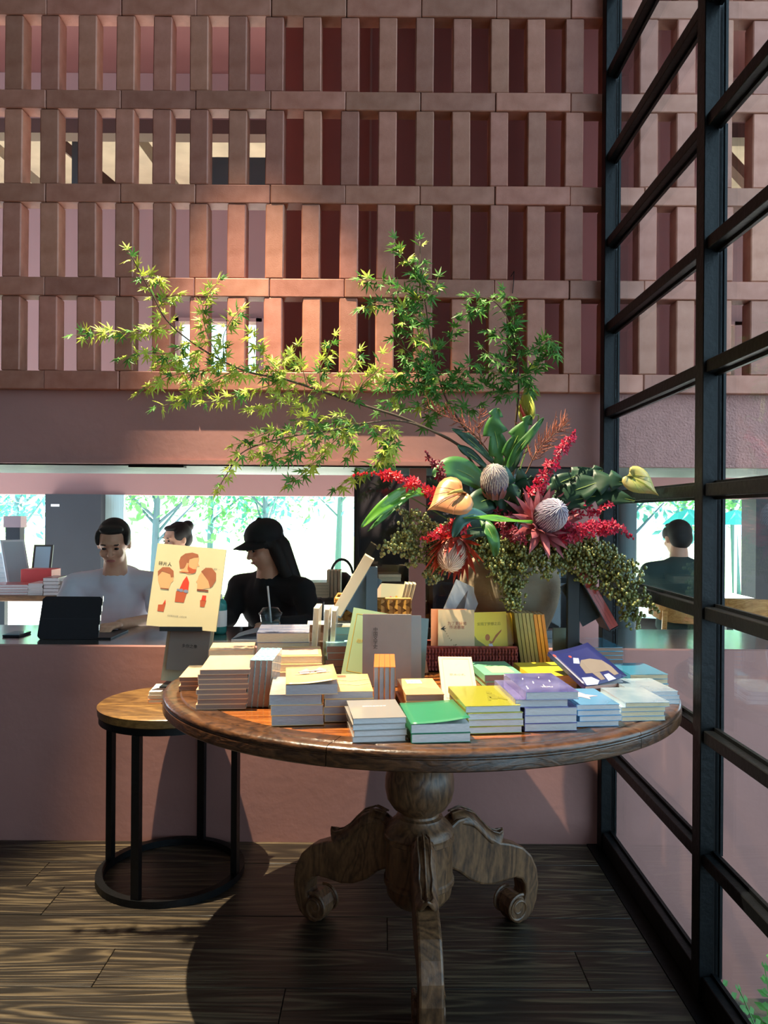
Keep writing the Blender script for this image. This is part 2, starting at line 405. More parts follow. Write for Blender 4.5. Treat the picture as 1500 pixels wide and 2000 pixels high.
# ================================================================== round pedestal table
TZ, TC, TR = .78, Vector((.108, 2.30, 0)), .743
OV = .68 / .743   # the top is slightly oval
PC = Vector((.110, 2.255, 0))
def oval(mb):
    mb.v = [(x, TC.y + (y - TC.y) * OV, z) for x, y, z in mb.v]; return mb
m_top = WOOD('polished_orange_brown_tabletop', '#5a2c12', '#a8662f', scale=1.6, stretch=(1, 7, 7), rough=.22, coat=.35, bump=.06, dist=2., c3='#864a1f')
m_rim = WOOD('worn_brown_table_rim', '#26160d', '#5c3b23', scale=3., stretch=(2, 2, 6), rough=.3, coat=.3, bump=.2, dist=2.)
m_ped = WOOD('worn_carved_pedestal_wood', '#3a2618', '#765538', scale=3., stretch=(3, 3, 1.2), rough=.42, coat=.1, bump=.25, dist=2.5)
tb = thing('pedestal_table', 'large round polished wooden table with carved three-legged pedestal, covered in books', 'table', (TC.x, TC.y, 0))
# frame ring in six curved segments with a moulded edge
ring = [(.628, -.03), (.628, -.002), (.631, -.0005), (.672, -.0005), (.676, -.004), (.680, -.0005), (.700, .0008), (.712, -.0005), (.7185, -.004), (.7212, -.009), (.7205, -.0135), (.7175, -.0155), (.718, -.018), (.7215, -.0195), (.722, -.022), (.722, -.042), (.719, -.045), (.66, -.045), (.628, -.03)]
for k in range(6):
    g = .0012
    oval(MB().lathe([(r * TR / .722, z) for r, z in ring], (TC.x, TC.y, TZ), 20, R(12 + 60 * k) + g, R(72 + 60 * k) - g)).build('rim_segment', m_rim, tb, angle=40)
# inner boards clipped to the circle
ri = .627 * TR / .722; nb_ = 7; bw = 2 * ri / nb_
for k in range(nb_):
    y0, y1 = -ri + k * bw + .0006, -ri + (k + 1) * bw - .0006
    low = []; ys = [y0 + (y1 - y0) * t / 6 for t in range(7)]
    right = [(math.sqrt(max(0, ri * ri - y * y)), y) for y in ys]
    poly = right + [(-x, y) for x, y in reversed(right)]
    oval(MB().prism(poly, -.026, -.002, Matrix.Translation((TC.x, TC.y, TZ)))).build('tabletop_board', m_top, tb)
oval(MB().lathe([(0, .715), (.5, .715), (.64, .735), (.64, .75), (0, .75)], (TC.x, TC.y, 0), 48)).build('under_frame', m_ped, tb)
MB().lathe([(.0, .72), (.085, .72), (.09, .69), (.07, .66), (.062, .63), (.064, .59), (.075, .565), (.093, .545), (.101, .51), (.1015, .48), (.095, .45), (.078, .425), (.06, .415), (.056, .408), (.058, .402), (.068, .398), (.070, .392), (.086, .378), (.098, .364), (.1, .352), (.104, .348), (.104, .336), (.099, .332), (.0985, .322),
            (.0985, .225), (.103, .22), (.103, .208), (.098, .203), (.094, .175), (.075, .150), (.045, .138), (.02, .135), (0, .135)], (PC.x, PC.y, 0), 40).build('pedestal', m_ped, tb, angle=35)
outl = [(.085, .352), (.12, .372), (.15, .374), (.185, .358), (.215, .328), (.245, .295), (.28, .272), (.325, .258), (.37, .238), (.405, .205), (.428, .16), (.435, .11), (.428, .06), (.41, .022), (.385, .003), (.355, .0), (.332, .01), (.318, .032), (.316, .058), (.326, .082), (.346, .093), (.366, .088), (.376, .072),
        (.382, .09), (.378, .118), (.364, .138), (.34, .148), (.30, .148), (.255, .146), (.21, .156), (.165, .18), (.125, .214), (.085, .236)]
def leg_outline_mesh(fr):
    mb = MB(); mb.prism(outl, -.031, .031, fr); return mb
for ang in (-90 + 1.5, 30, 150):
    d = Vector((math.cos(R(ang)), math.sin(R(ang)), 0)); sd = Vector((-d.y, d.x, 0))
    fr = frame((PC.x, PC.y, 0), d, (0, 0, 1), sd)
    lg = leg_outline_mesh(fr).build('leg', m_ped, tb)
    bv = lg.modifiers.new('soft_edges', 'BEVEL'); bv.width = .007; bv.segments = 2; bv.limit_method = 'ANGLE'; bv.angle_limit = R(50)
    # rolled scroll with spiral ridge
    sc = MB(); cx_, cz_ = .348, .052
    sc.prism([(cx_ + .03 * math.cos(t), cz_ + .03 * math.sin(t)) for t in [2 * math.pi * i / 20 for i in range(20)]], -.037, .037, fr)
    for sgn in (-1, 1):
        pts = []
        for i in range(40):
            t = i / 39 * 3.6 * math.pi; rr = .044 - .036 * i / 39
            pts.append(fr @ Vector((cx_ + rr * math.cos(t + 1.2), cz_ + rr * math.sin(t + 1.2), sgn * .0365)))
        sc.tube(pts, [.0055 - .003 * i / 39 for i in range(40)], 6)
    sc.build('scroll_foot', m_ped, lg)
    # acanthus leaf carved over the shoulder of the leg
    top = [(.11, .372), (.15, .378), (.185, .362), (.212, .335), (.238, .306), (.262, .288), (.285, .279), (.302, .281), (.312, .292)]
    wid = [.022, .034, .036, .030, .036, .028, .032, .02, .006]
    lf = MB(); vs = []; n = len(top)
    for (r_, z_), w_ in zip(top, wid):
        for j, t in enumerate((-1, -.6, 0, .6, 1)):
            drop = (.034 if abs(t) == 1 else .010 if t else 0.)
            if abs(t) == 1 and w_ < .01: drop = .004
            vs.append(fr @ Vector((r_ - drop * .25, z_ + .012 - drop, t * w_)))
    for off in (0, 1):
        pass
    fs = [(i * 5 + j, i * 5 + j + 1, (i + 1) * 5 + j + 1, (i + 1) * 5 + j) for i in range(n - 1) for j in range(4)]
    lf.add(vs, fs)
    lo_ = lf.build('acanthus_leaf', m_ped, lg, smooth=True)
    so_ = lo_.modifiers.new('thickness', 'SOLIDIFY'); so_.thickness = .012; so_.offset = 0
    sb = lo_.modifiers.new('round', 'SUBSURF'); sb.levels = 1; sb.render_levels = 1
    vein = MB()
    for t in (-.5, 0, .5):
        vein.tube([fr @ Vector((r_, z_ + .0185 - abs(t) * .008, t * w_)) for (r_, z_), w_ in zip(top[:-1], wid)], .003, 5)
    vein.build('leaf_veins', m_ped, lo_)

# ================================================================== round side table
SC = Vector((-.748, 2.735, 0)); SR = .252; SZ = .612
m_side = WOOD('yellow_brown_side_table_top', '#4a331b', '#8d6a3a', scale=1.5, stretch=(1.2, 5, 5), rough=.35, coat=.2, bump=.08, dist=1.6, c3='#6f5029')
st = thing('side_table', 'small round side table with yellowish wooden top and black steel legs', 'side table', SC)
MB().lathe([(0, -.034), (SR - .006, -.034), (SR, -.030), (SR + .002, -.004), (SR - .003, 0), (0, 0)], (SC.x, SC.y, SZ), 64).build('tabletop', m_side, st, angle=40)
MB().lathe([(SR - .03, -.056), (SR - .004, -.056), (SR - .004, -.034), (SR - .03, -.034), (SR - .03, -.056)], (SC.x, SC.y, SZ), 64).build('top_ring', m_black, st, angle=40)
MB().lathe([(SR - .022, .0), (SR + .004, .0), (SR + .004, .024), (SR - .022, .024), (SR - .022, .0)], (SC.x, SC.y, 0), 64).build('base_ring', m_black, st, angle=40)
for a in (-102, -12, 78, 168):
    x, y = SC.x + (SR - .011) * math.cos(R(a)), SC.y + (SR - .011) * math.sin(R(a))
    lm = MB(); f_ = Matrix.Translation((x, y, 0)) @ Matrix.Rotation(R(a), 4, 'Z')
    lm.box((-.011, -.014, .024), (.011, .014, SZ - .056)); lm.v = [tuple(f_ @ Vector(v)) for v in lm.v]
    lm.build('leg', m_black, st)
# ================================================================== books
def PAGES(name, col):
    m = M(name, col, .9, var=.10, vs=60., stretch=(1, 1, 14), bump=.25, bs=60.)
    return m
pg_w = PAGES('white_page_edges', '#cfcdcc'); pg_c = PAGES('cream_page_edges', '#dcc9a4'); pg_b = PAGES('brownish_page_edges', '#957a6c'); pg_g = PAGES('grey_page_edges', '#a19b9d')
def CV(name, col, var=.04, vs=8., coat=.6, rough=.35, col2=None, stretch=(1, 1, 1)): return M('cover_' + name, col, rough, var=var, vs=vs, coat=coat, col2=col2, stretch=stretch)
BK = {}
def book(label, w, l, t, cover, pages, mat, group=None, spine=-1, top=None, bend=0., name='book'):
    root = thing(name, label, 'book', mat=mat, group=group)
    key = (round(w, 4), round(l, 4), round(t, 4), cover.name, pages.name, spine, bool(top))
    if key not in BK:
        c = .0011; x0, x1 = -w / 2, w / 2
        cv = MB()
        if not top: cv.box((x0, 0, t - c), (x1, l, t))
        cv.box((x0, 0, 0), (x1, l, c))
        if spine < 0: cv.box((x0, 0, c), (x0 + c, l, t - c))
        else: cv.box((x1 - c, 0, c), (x1, l, t - c))
        a = cv.mesh('cover'); a.materials.append(cover)
        b = MB().box((x0 + (c if spine < 0 else .0012), .0012, c), (x1 - (c if spine > 0 else .0012), l - .0012, t - c)).mesh('pages'); b.materials.append(pages)
        BK[key] = (a, b)
    a, b = BK[key]
    link('cover', a, root, True); link('pages', b, root, True)
    if top: # front cover lifted along one side as a curled sheet
        n = 8; vs = []; fs = []
        for i in range(n + 1):
            u = i / n
            for j in range(n + 1):
                v = j / n; vs.append((-w / 2 + u * w, v * l, t + top(u, v)))
        for i in range(n):
            for j in range(n): fs.append((i * (n + 1) + j, (i + 1) * (n + 1) + j, (i + 1) * (n + 1) + j + 1, i * (n + 1) + j + 1))
        o = MB().add(vs, fs).build('lifted_cover', cover, root, smooth=True, local=True)
        s = o.modifiers.new('thickness', 'SOLIDIFY'); s.thickness = .0008; s.offset = -1
    root['_d'] = (w, l, t); return root
def uv(root, u, v, lift=.0006):
    w, l, t = root['_d']; return Vector((-w / 2 + u * w, v * l, t + lift))
def prt(root, polys, mat, name='cover_print', lift=.0006, f=None):
    """flat print on a front cover: outlines in cover fractions"""
    mb = MB()
    for p in polys:
        mb.add([uv(root, a, b, lift + (f(a, b) if f else 0)) for a, b in p], [tuple(range(len(p)))])
    return mb.build(name, mat, root, local=True)
def rect(u0, v0, u1, v1): return [(u0, v0), (u1, v0), (u1, v1), (u0, v1)]
def line_frame(u0, v0, u1, v1, s): return [rect(u0, v0, u1, v0 + s), rect(u0, v1 - s, u1, v1), rect(u0, v0 + s, u0 + s * 1.5, v1 - s), rect(u1 - s * 1.5, v0 + s, u1, v1 - s)]
def circ(u, v, ru, rv, n=12, a0=0, a1=2 * math.pi): return [(u + ru * math.cos(a0 + (a1 - a0) * k / n), v + rv * math.sin(a0 + (a1 - a0) * k / n)) for k in range(n)]
def txt(root, body, u, v, size, mat, vert=False, name='lettering', lift=.0007, rot=0):
    me = text_mesh(body, size, vert); me.materials.append(mat)
    o = link(name, me, root, True); o.location = uv(root, u, v, lift); o.rotation_euler = (0, 0, rot); return o
ORD = ['top', 'second', 'third', 'fourth', 'fifth', 'sixth', 'seventh', 'eighth']
def stack(desc, pl, pr, pb, n, t, l, cover, pages, z0=TZ, yaw=R(6), jit=.004, spine=-1, tops=None, covers=None, dx=None, seed=0, base_d=None):
    rnd = random.Random(hash_(desc) + seed)
    if base_d:
        A, B = U(pl, 1300, base_d), U(pr, 1300, base_d)
    else: A, B = G(pl, pb, z0), G(pr, pb, z0)
    w = abs(B.x - A.x); cx, cy = (A.x + B.x) / 2, (A.y + B.y) / 2
    out = []
    for i in range(n):
        k = n - 1 - i
        wh = 'top book' if k == 0 else ('bottom book' if i == 0 else ORD[k] + ' book from the top')
        if n == 1: lab = desc
        elif n == 2: lab = ('upper' if k == 0 else 'lower') + ' book of ' + desc
        else: lab = wh + ' of ' + desc
        j = jit if (k or n > 2) else 0
        ox, oy = rnd.uniform(-j, j), rnd.uniform(-j * .6, j * .6)
        if dx and k < len(dx): ox += dx[k][0]; oy += dx[k][1]
        m = Matrix.Translation((cx + ox, cy + oy, z0 + i * t)) @ Matrix.Rotation(yaw + rnd.uniform(-.02, .02) * (jit / .004), 4, 'Z')
        cvr = covers[k] if covers and k < len(covers) else cover
        out.append(book(lab, w, l, t * .985, cvr, pages, m, 'books in ' + desc, spine, top=(tops if k == 0 else None)))
    out.reverse(); return out
def hash_(s): return sum((i + 1) * ord(c) for i, c in enumerate(s)) % 9973
def stand_up(base, yaw=0., lean=0., roll=0.):
    """book standing with its front cover to the room: lean = tilt backwards, roll = tilt sideways"""
    return Matrix.Translation(base) @ Matrix.Rotation(yaw, 4, 'Z') @ Matrix.Rotation(roll, 4, 'Y') @ Matrix.Rotation(R(90) - lean, 4, 'X')
SPINE_UP = Matrix.Rotation(R(90), 4, 'Y')
ink = M('black_ink', '#1c1a18', .6); ink_g = M('grey_ink', '#7d776c', .6); ink_red = M('red_ink', '#9c4a38', .6); ink_gold = M('gold_foil', '#d9b441', .35, metal=.3); ink_w = M('white_ink', '#f2f0ea', .6)
c_tan = CV('tan', '#e3b06c', col2='#f0c98c'); c_peach = CV('peach', '#e6b183', col2='#eec29a'); c_orange = CV('orange', '#e07a35')
c_bluepat = CV('blue_white_pattern', '#5a9fb0', var=.3, vs=110., col2='#c9e2e4'); c_grey = CV('warm_grey', '#9b948c', coat=.9, rough=.2)
c_green = CV('bottle_green', '#2f7d58', coat=.3); c_cream = CV('cream', '#b9ad8e', coat=.1, rough=.6); c_mint = CV('mint', '#7cc79a'); c_olive = CV('olive', '#a9a437', coat=.9, rough=.2)
c_yellow = CV('lemon', '#edd53a'); c_purple = CV('violet', '#5b55a0', var=.3, vs=14., coat=1., rough=.12, col2='#8a86b8'); c_blue = CV('sky_blue', '#6fa5cf', var=.25, vs=7., coat=1., rough=.15)
c_pale = CV('pale_blue_reflection', '#83a6c2', var=.2, vs=9., coat=1., rough=.12, col2='#b7c6cd'); c_teal = CV('teal_blue', '#3f8fb0', coat=1., rough=.12, var=.1); c_navy = CV('navy', '#22285c', coat=.5)  # c_pale takes its blue-white from painted-in daylight reflections
c_stone = CV('stone_grey_cloth', '#8b8078', coat=0, rough=.8, var=.08, vs=12.); c_mintg = CV('sage_green_cloth', '#9bb183', coat=0, rough=.7); c_sea = CV('sea_photo', '#5f86c6', var=.4, vs=5., col2='#c9c4cc', stretch=(1, 6, 1), coat=.9, rough=.15)
c_white = CV('white', '#e6e2d8'); c_red = CV('red', '#b5443a'); c_oliveb = M('cover_olive_brown', '#8d8148', .4, var=.12, vs=60., rnd=.3); c_amber = M('cover_amber', '#db8f2a', .4, var=.1, vs=60., rnd=.25); c_lblue = CV('light_blue', '#9fd0d2'); c_dark = CV('dark_green_grey', '#3c4a42'); c_brown = CV('brown', '#a0765a')

# ---- front row, left to right
stack('the small peach stack at the left rim', 352, 440, 1348, 3, .0125, .17, c_peach, pg_b)
s = stack('the tall dark-edged peach stack', 385, 482, 1385, 8, .0127, .2, c_peach, pg_b, dx=[(.006, 0)])
stack('the pinkish flat stack behind the peach stack', 408, 494, 0, 4, .019, .14, c_peach, pg_c, base_d=2.385)
# four books on their fore-edges, patterned spines up
def spine_up_row(desc, px0, px1, d, n, h, l, cover, pages, tilt, z0=TZ):
    a, b = U(px0, 1300, d).x, U(px1, 1300, d).x; t = (b - a) / n; out = []
    for i in range(n):
        pos = ['leftmost', 'second from the left', 'third from the left', 'rightmost'][i] if n == 4 else str(i)
        m = Matrix.Translation((a + t * i, d, z0)) @ Matrix.Rotation(tilt, 4, 'Y') @ Matrix.Translation((0, 0, h / 2)) @ SPINE_UP
        out.append(book('%s of %s' % (pos, desc), h, l, t * .94, cover, pages, m, 'books in ' + desc))
    return out
spine_up_row('the upright dark-edged row with blue patterned spines', 481, 526, 1.985, 4, .122, .185, c_bluepat, pg_b, R(4.5))
curl = lambda u, v: .0022 + .016 * max(0, u - .25) ** 1.6 * (1 - v * .35)
D = stack('the stack with a house drawing on top', 529, 631, 1417, 4, .0245, .2, c_tan, pg_g, dx=[(.033, .0)], tops=curl, covers=[c_tan, CV('sky_and_peach', '#d9b48c', var=.35, vs=5., col2='#dfe8ee', coat=1., rough=.1)])
pm_ = M('mauve_print', '#a98f93', .6)
hs_ = [[(.22, .62), (.3, .7), (.42, .84), (.5, .7), (.62, .72), (.7, .86), (.8, .7), (.86, .62)], rect(.28, .52, .48, .63), rect(.5, .54, .58, .66), rect(.62, .52, .82, .63), rect(.18, .49, .9, .515)]
prt(D[0], hs_, pm_, lift=.0012, f=curl)
E = stack('the tan landscape-cover stack left of centre', 632, 728, 1409, 4, .0183, .2, c_tan, pg_g)
prt(E[0], [rect(.12, .8, .5, .93)], M('red_label_print', '#c4624a', .5), 'label_print')
prt(E[0], [[(0, .55), (.3, .62), (.6, .55), (1, .66), (1, .72), (.6, .62), (.3, .7), (0, .62)], [(0, .3), (.4, .38), (.7, .3), (1, .42), (1, .5), (.7, .38), (.4, .46), (0, .4)]], M('mist_print', '#cf9c78', .5), 'landscape_print')
spine_up_row('the four upright books with bright orange spines', 730, 773, 1.94, 4, .115, .18, c_orange, pg_g, 0)
H = stack('the tan pair with a pale blue label panel', 791, 867, 0, 3, .0165, .19, c_tan, pg_b, base_d=1.925, spine=-1)
prt(H[0], [rect(.2, .66, .62, .9)], M('pale_blue_label', '#8fc0c4', .5), 'label_print', .0007)
prt(H[0], [[(0, 0), (1, 0), (1, .34), (.7, .38), (.5, .46), (.3, .36), (0, .34)]], M('dune_print', '#b08a68', .5), 'landscape_print')
txt(H[0], '沙郡年记', .41, .78, .008, ink_g)
Gs = stack('the warm grey stack at the front edge', 690, 795, 1449, 4, .0132, .165, c_grey, pg_w, yaw=R(9))
txt(Gs[0], '旧时光里的日常', .5, .62, .008, ink_w)
lift2 = lambda u, v: .001 + .012 * u ** 2 * (1 - v * .5)
stack('the pair with a plain bottle green cover at the front edge', 802, 919, 1450, 2, .0205, .19, c_green, pg_w, tops=lift2, yaw=R(7))
# cream book tilted up on two hidden books
stack('the pair propping up the cream book', 872, 930, 0, 2, .022, .09, c_white, pg_c, base_d=2.105)
kb = Matrix.Translation((G(900, 1381, TZ).x, 1.995, TZ + .004)) @ Matrix.Rotation(R(24), 4, 'X')
K = book('cream book with thin framed border tilted up between tan and mint books', .094, .205, .012, c_cream, pg_c, kb)
prt(K, line_frame(.1, .08, .9, .95, .006), ink_g); txt(K, '草木小札', .5, .58, .011, ink_g); txt(K, '一', .5, .8, .006, ink_g)
Ls = stack('the mint green pair in front of the red basket', 946, 1023, 0, 2, .0205, .2, c_mint, pg_b, base_d=2.215)
prt(Ls[0], [rect(.25, .12, .85, .62)], M('light_mint_print', '#a5dd8e', .4), 'panel_print'); txt(Ls[0], '植物的记忆', .5, .8, .011, M('dark_green_ink', '#3d7a62', .6))
Ms = stack('the shiny olive green stack', 912, 1022, 1432, 4, .0157, .205, c_olive, pg_w, dx=[(-.004, 0)])
mo_ = M('olive_dark_print', '#807a25', .4)
prt(Ms[0], [circ(.66, .62, .05, .06), [(.6, .3), (.72, .3), (.74, .52), (.66, .56), (.58, .5)], [(.5, .24), (.56, .24), (.62, .4), (.55, .42)], [(.72, .34), (.86, .24), (.88, .28), (.76, .44)]], mo_)
Ns = stack('the lemon yellow pair behind the violet stack', 1040, 1132, 0, 2, .0205, .2, c_yellow, pg_c, base_d=2.205)
Os = stack('the glossy violet plastic-wrapped stack', 1025, 1130, 1428, 5, .0182, .21, c_purple, pg_w, dx=[(0, 0), (-.02, .004)], jit=.003)
txt(Os[0], 'YOU', .52, .24, .014, ink_w)
prt(Os[0], [[(.1 + .12 * i, .15 + .7 * ((i * 37) % 10) / 10), (.125 + .12 * i, .15 + .7 * ((i * 37) % 10) / 10), (.15 + .12 * i, .3 + .6 * ((i * 37) % 10) / 10), (.14 + .12 * i, .3 + .6 * ((i * 37) % 10) / 10)] for i in range(6)], ink_w, 'streak_print')
Ps = stack('the sky blue stack right of the violet stack', 1127, 1213, 1419, 4, .0132, .165, c_blue, pg_w)
prt(Ps[0], [[(.1, .55), (.35, .62), (.45, .8), (.55, .6), (.8, .5), (.55, .45), (.5, .3), (.38, .44)]], M('pink_star_print', '#c9a0a8', .5))
Qs = stack('the pale reflective stack near the right rim', 1213, 1302, 1408, 4, .0113, .165, c_pale, pg_c, dx=[(.008, 0)])
stack('the thin pale blue stack against the right rim', 1238, 1328, 0, 3, .0115, .165, c_pale, pg_w, base_d=2.045)
stack('the blue-covered stack by the glass partition', 1229, 1306, 0, 3, .0145, .17, c_teal, pg_c, base_d=2.222)
stack('the tall blue-topped stack beside the black stand', 1152, 1219, 0, 7, .0128, .185, c_teal, pg_b, base_d=2.405)
# dark blue book with a bear on its cover, thrown over its neighbours
vb_ = Matrix.Translation((.615, 2.13, TZ + .022)) @ Matrix.Rotation(R(22), 4, 'Z') @ Matrix.Rotation(R(20), 4, 'X')
V = book('dark navy book with a grey bear on ice on its cover, leaning open', .135, .19, .012, c_navy, pg_w, vb_, top=lambda u, v: .001 + .022 * u * u)
fv = lambda u, v: .022 * u * u
prt(V, [[(.3, .3), (.36, .52), (.5, .64), (.7, .62), (.88, .5), (.92, .3), (.9, .1), (.8, .1), (.78, .24), (.6, .26), (.56, .08), (.46, .08), (.44, .28)]], M('bear_grey_print', '#6b625c', .6), 'bear_print', .0016, fv)
prt(V, [[(.05, .02), (.3, .0), (.42, .08), (.34, .2), (.12, .22)], [(.58, .02), (.76, .02), (.74, .18), (.62, .18)], [(.28, .6), (.4, .56), (.5, .7), (.4, .74)]], M('ice_blue_print', '#8f97b4', .6), 'ice_print', .0013, fv)
prt(V, [circ(.36, .78, .03, .03), circ(.04, .86, .03, .04)], M('red_dot_print', '#d0453c', .5), 'dot_print', .0015, fv)
# ---- middle rows
BBk = stack('the wide golden tan stack left of centre', 539, 629, 0, 4, .0205, .17, c_tan, pg_c, base_d=2.25, dx=[(0, .004), (0, -.008), (.004, -.02)])
prt(BBk[0], [rect(.05, .15, .93, .8)], M('pink_panel_print', '#dcab93', .4), 'panel_print')
stack('the blue sea photo stack by the counter', 503, 605, 0, 4, .0303, .19, c_sea, pg_c, base_d=2.445)
CC1 = stack('the small light blue stack by the sage book', 637, 690, 0, 4, .0217, .115, c_lblue, pg_b, base_d=2.41, covers=[c_lblue, c_lblue, c_dark, c_dark])
CC2 = stack('the patchwork-cover stack in front of the bamboo basket', 657, 716, 0, 5, .0255, .15, CV('patchwork', '#e8d184', var=.5, vs=16., col2='#9fb3bd'), M('teal_page_edges', '#8fb0a0', .8), base_d=2.545)
stack('the grey-brown pair behind the upright cream books', 600, 640, 0, 2, .06, .10, c_white, pg_b, base_d=2.645)
# three uprights, page edges to the room
def upright(label, x, d, t, w, h, cover, pages, roll, group, fore=True, z0=TZ, yaw=0.):
    s_ = 1 if fore else -1
    m = Matrix.Translation((x, d, z0)) @ Matrix.Rotation(yaw, 4, 'Z') @ Matrix.Rotation(roll, 4, 'Y') @ frame((0, w / 2, 0), (0, -s_, 0), (0, 0, 1), (-s_, 0, 0))
    return book(label, w, h, t, cover, pages, m, group)
for i, (px, t, nm) in enumerate(((621, .018, 'leftmost'), (641, .015, 'middle'), (655, .015, 'rightmost'))):
    upright('%s of three upright cream-paged books beside the sea photo stack' % nm, U(px, 1200, 2.5).x - .004, 2.49, t, .125, .195 - .004 * i, c_white, pg_c, R(2.5), 'upright cream-paged books')
# tall grey book of literature and the one behind
zb = G(755, 1338, TZ)
Zk = book('tall stone grey hardback with vertical black title standing mid table', .142, .208, .02, c_stone, pg_c, stand_up((zb.x, 2.25, TZ), lean=R(3)))
txt(Zk, '中国文学史', .265, .665, .0135, ink, True); txt(Zk, '古典与现代的叙述', .2, .66, .006, ink_g, True)
book('slim grey book just behind the tall stone grey hardback', .12, .2, .012, CV('mid_grey', '#857f7a'), pg_w, stand_up((zb.x + .042, 2.278, TZ), lean=R(3), yaw=R(6)))
book('dark green book wedged behind the grey hardbacks', .10, .19, .012, c_dark, pg_w, stand_up((zb.x + .062, 2.315, TZ), lean=R(8), roll=R(6), yaw=R(10)))
Gk = book('sage green book with gold border leaning left of the grey hardback', .13, .205, .012, c_mintg, pg_c, stand_up((-.062, 2.315, TZ + .006), lean=R(17), roll=R(10)))
prt(Gk, line_frame(.1, .06, .93, .92, .008), ink_gold); txt(Gk, '战地之春', .42, .52, .014, ink_gold)
book('small brown book tucked behind the grey hardbacks', .05, .155, .012, c_brown, pg_b, stand_up((U(822, 1230, 2.42).x, 2.42, TZ), lean=R(5), roll=R(-12)))
# ---- red woven basket with face-out books
m_rb = M('dark_red_woven_straw', '#7a2b28', .75, var=.35, vs=60., col2='#a34a3c')
bk = G(915, 1308, TZ)
bx0, bx1, by0, by1, bz0, bz1 = .122, .428, 2.455, 2.575, TZ, TZ + .082
rb = thing('red_basket', 'long low dark red woven basket holding face-out books', 'basket', ((bx0 + bx1) / 2, 2.51, TZ))
wv = MB()
def woven_wall(mb, P, Q, z0, z1, rows, cols, r):
    P, Q = Vector(P), Vector(Q); L_ = (Q - P).length; t = (Q - P) / L_; n = Vector((t.y, -t.x, 0))
    hh = (z1 - z0) / rows; cw = L_ / cols
    for i in range(rows):
        for j in range(cols):
            c = P + t * (cw * (j + .5)) + Vector((0, 0, z0 + hh * (i + .5))) - Vector((0, 0, P.z))
            sgn = 1 if (i) % 2 else -1
            a = c - t * cw * .5 - Vector((0, 0, hh * .42 * sgn)); b = c + t * cw * .5 + Vector((0, 0, hh * .42 * sgn))
            mid = c + n * r
            w = hh * .42
            vs = [a - Vector((0, 0, w)), a + Vector((0, 0, w)), mid - Vector((0, 0, w)), mid + Vector((0, 0, w)), b - Vector((0, 0, w)), b + Vector((0, 0, w))]
            mb.add(vs, [(0, 2, 3, 1), (2, 4, 5, 3)])
woven_wall(wv, (bx0, by0, 0), (bx1, by0, 0), bz0 + .004, bz1 - .006, 7, 30, .004)
woven_wall(wv, (bx1, by0, 0), (bx1, by1, 0), bz0 + .004, bz1 - .006, 7, 12, .004)
woven_wall(wv, (bx1, by1, 0), (bx0, by1, 0), bz0 + .004, bz1 - .006, 7, 30, .004)
woven_wall(wv, (bx0, by1, 0), (bx0, by0, 0), bz0 + .004, bz1 - .006, 7, 12, .004)
tag(wv.build('weave', m_rb, rb), kind='stuff')
MB().box((bx0, by0, bz0), (bx1, by0 + .003, bz1 - .002)).box((bx0, by1 - .003, bz0), (bx1, by1, bz1 - .002)).box((bx0, by0, bz0), (bx0 + .003, by1, bz1 - .002)).box((bx1 - .003, by0, bz0), (bx1, by1, bz1 - .002)).box((bx0, by0, bz0), (bx1, by1, bz0 + .003)).build('lining', M('basket_lining', '#5b2420', .9), rb)
MB().tube([(bx0, by0, bz1 - .004), (bx1, by0, bz1 - .004), (bx1, by1, bz1 - .004), (bx0, by1, bz1 - .004), (bx0, by0, bz1 - .004)], .004, 6).build('rim', m_rb, rb)
c_sand = CV('sand', '#dcbf92', coat=.2); c_coral = CV('coral', '#e59a6c', coat=.3)
B1 = book('sand coloured book with birds and red title in the red basket', .118, .185, .014, c_sand, pg_c, stand_up((U(891, 1260, 2.5).x, 2.495, TZ + .006), lean=R(9)))
book('coral book half hidden behind the sand coloured book with birds', .118, .185, .012, c_coral, pg_c, stand_up((U(878, 1260, 2.5).x, 2.515, TZ + .006), lean=R(8)))
txt(B1, '为了更好地\n传递善意', .52, .72, .0125, ink_red)
prt(B1, [[(.06, .66), (.13, .69), (.2, .72), (.15, .67), (.24, .68), (.16, .65), (.2, .62), (.13, .645)]], ink, 'bird_print')
tr_ = [(.2, .62), (.235, .58), (.27, .54), (.31, .5), (.35, .46)]
dots = [circ(a, b, .012, .008, 6) for a, b in tr_]
rr_ = random.Random(3)
for i in range(26):
    a = .36 + .3 * rr_.random(); b = .44 - (a - .36) * .75 + rr_.uniform(-.08, .06); dots.append(circ(a, b, .014, .009, 6))
prt(B1, dots, M('leaf_dot_print', '#6b5426', .6), 'leaf_trail_print'); prt(B1, [circ(.46, .11, .08, .05), circ(.13, .14, .05, .07)], M('bush_print', '#9a6a3a', .6), 'bush_print')
Y1 = book('bright yellow book with a figure reaching up, in the red basket', .112, .178, .010, c_yellow, pg_c, stand_up((U(962, 1260, 2.5).x - .004, 2.497, TZ + .006), lean=R(9), roll=R(-2)))
book('amber yellow book behind the bright yellow one in the basket', .112, .172, .010, CV('deep_yellow', '#d9b32c'), pg_c, stand_up((U(976, 1260, 2.5).x - .004, 2.513, TZ + .006), lean=R(8), roll=R(-3)))
txt(Y1, '实现了梦想之后', .48, .78, .011, M('olive_ink', '#8a7a1e', .6))
prt(Y1, [[(.0, .62), (.12, .5), (.3, .42), (.44, .34), (.5, .18), (.3, .04), (.0, .04)]], M('olive_grey_print', '#8f8a52', .6), 'shadow_print')
prt(Y1, [[(.44, .42), (.54, .44), (.62, .3), (.66, .02), (.4, .02), (.52, .16)]], ink_w, 'dress_print', .0009)
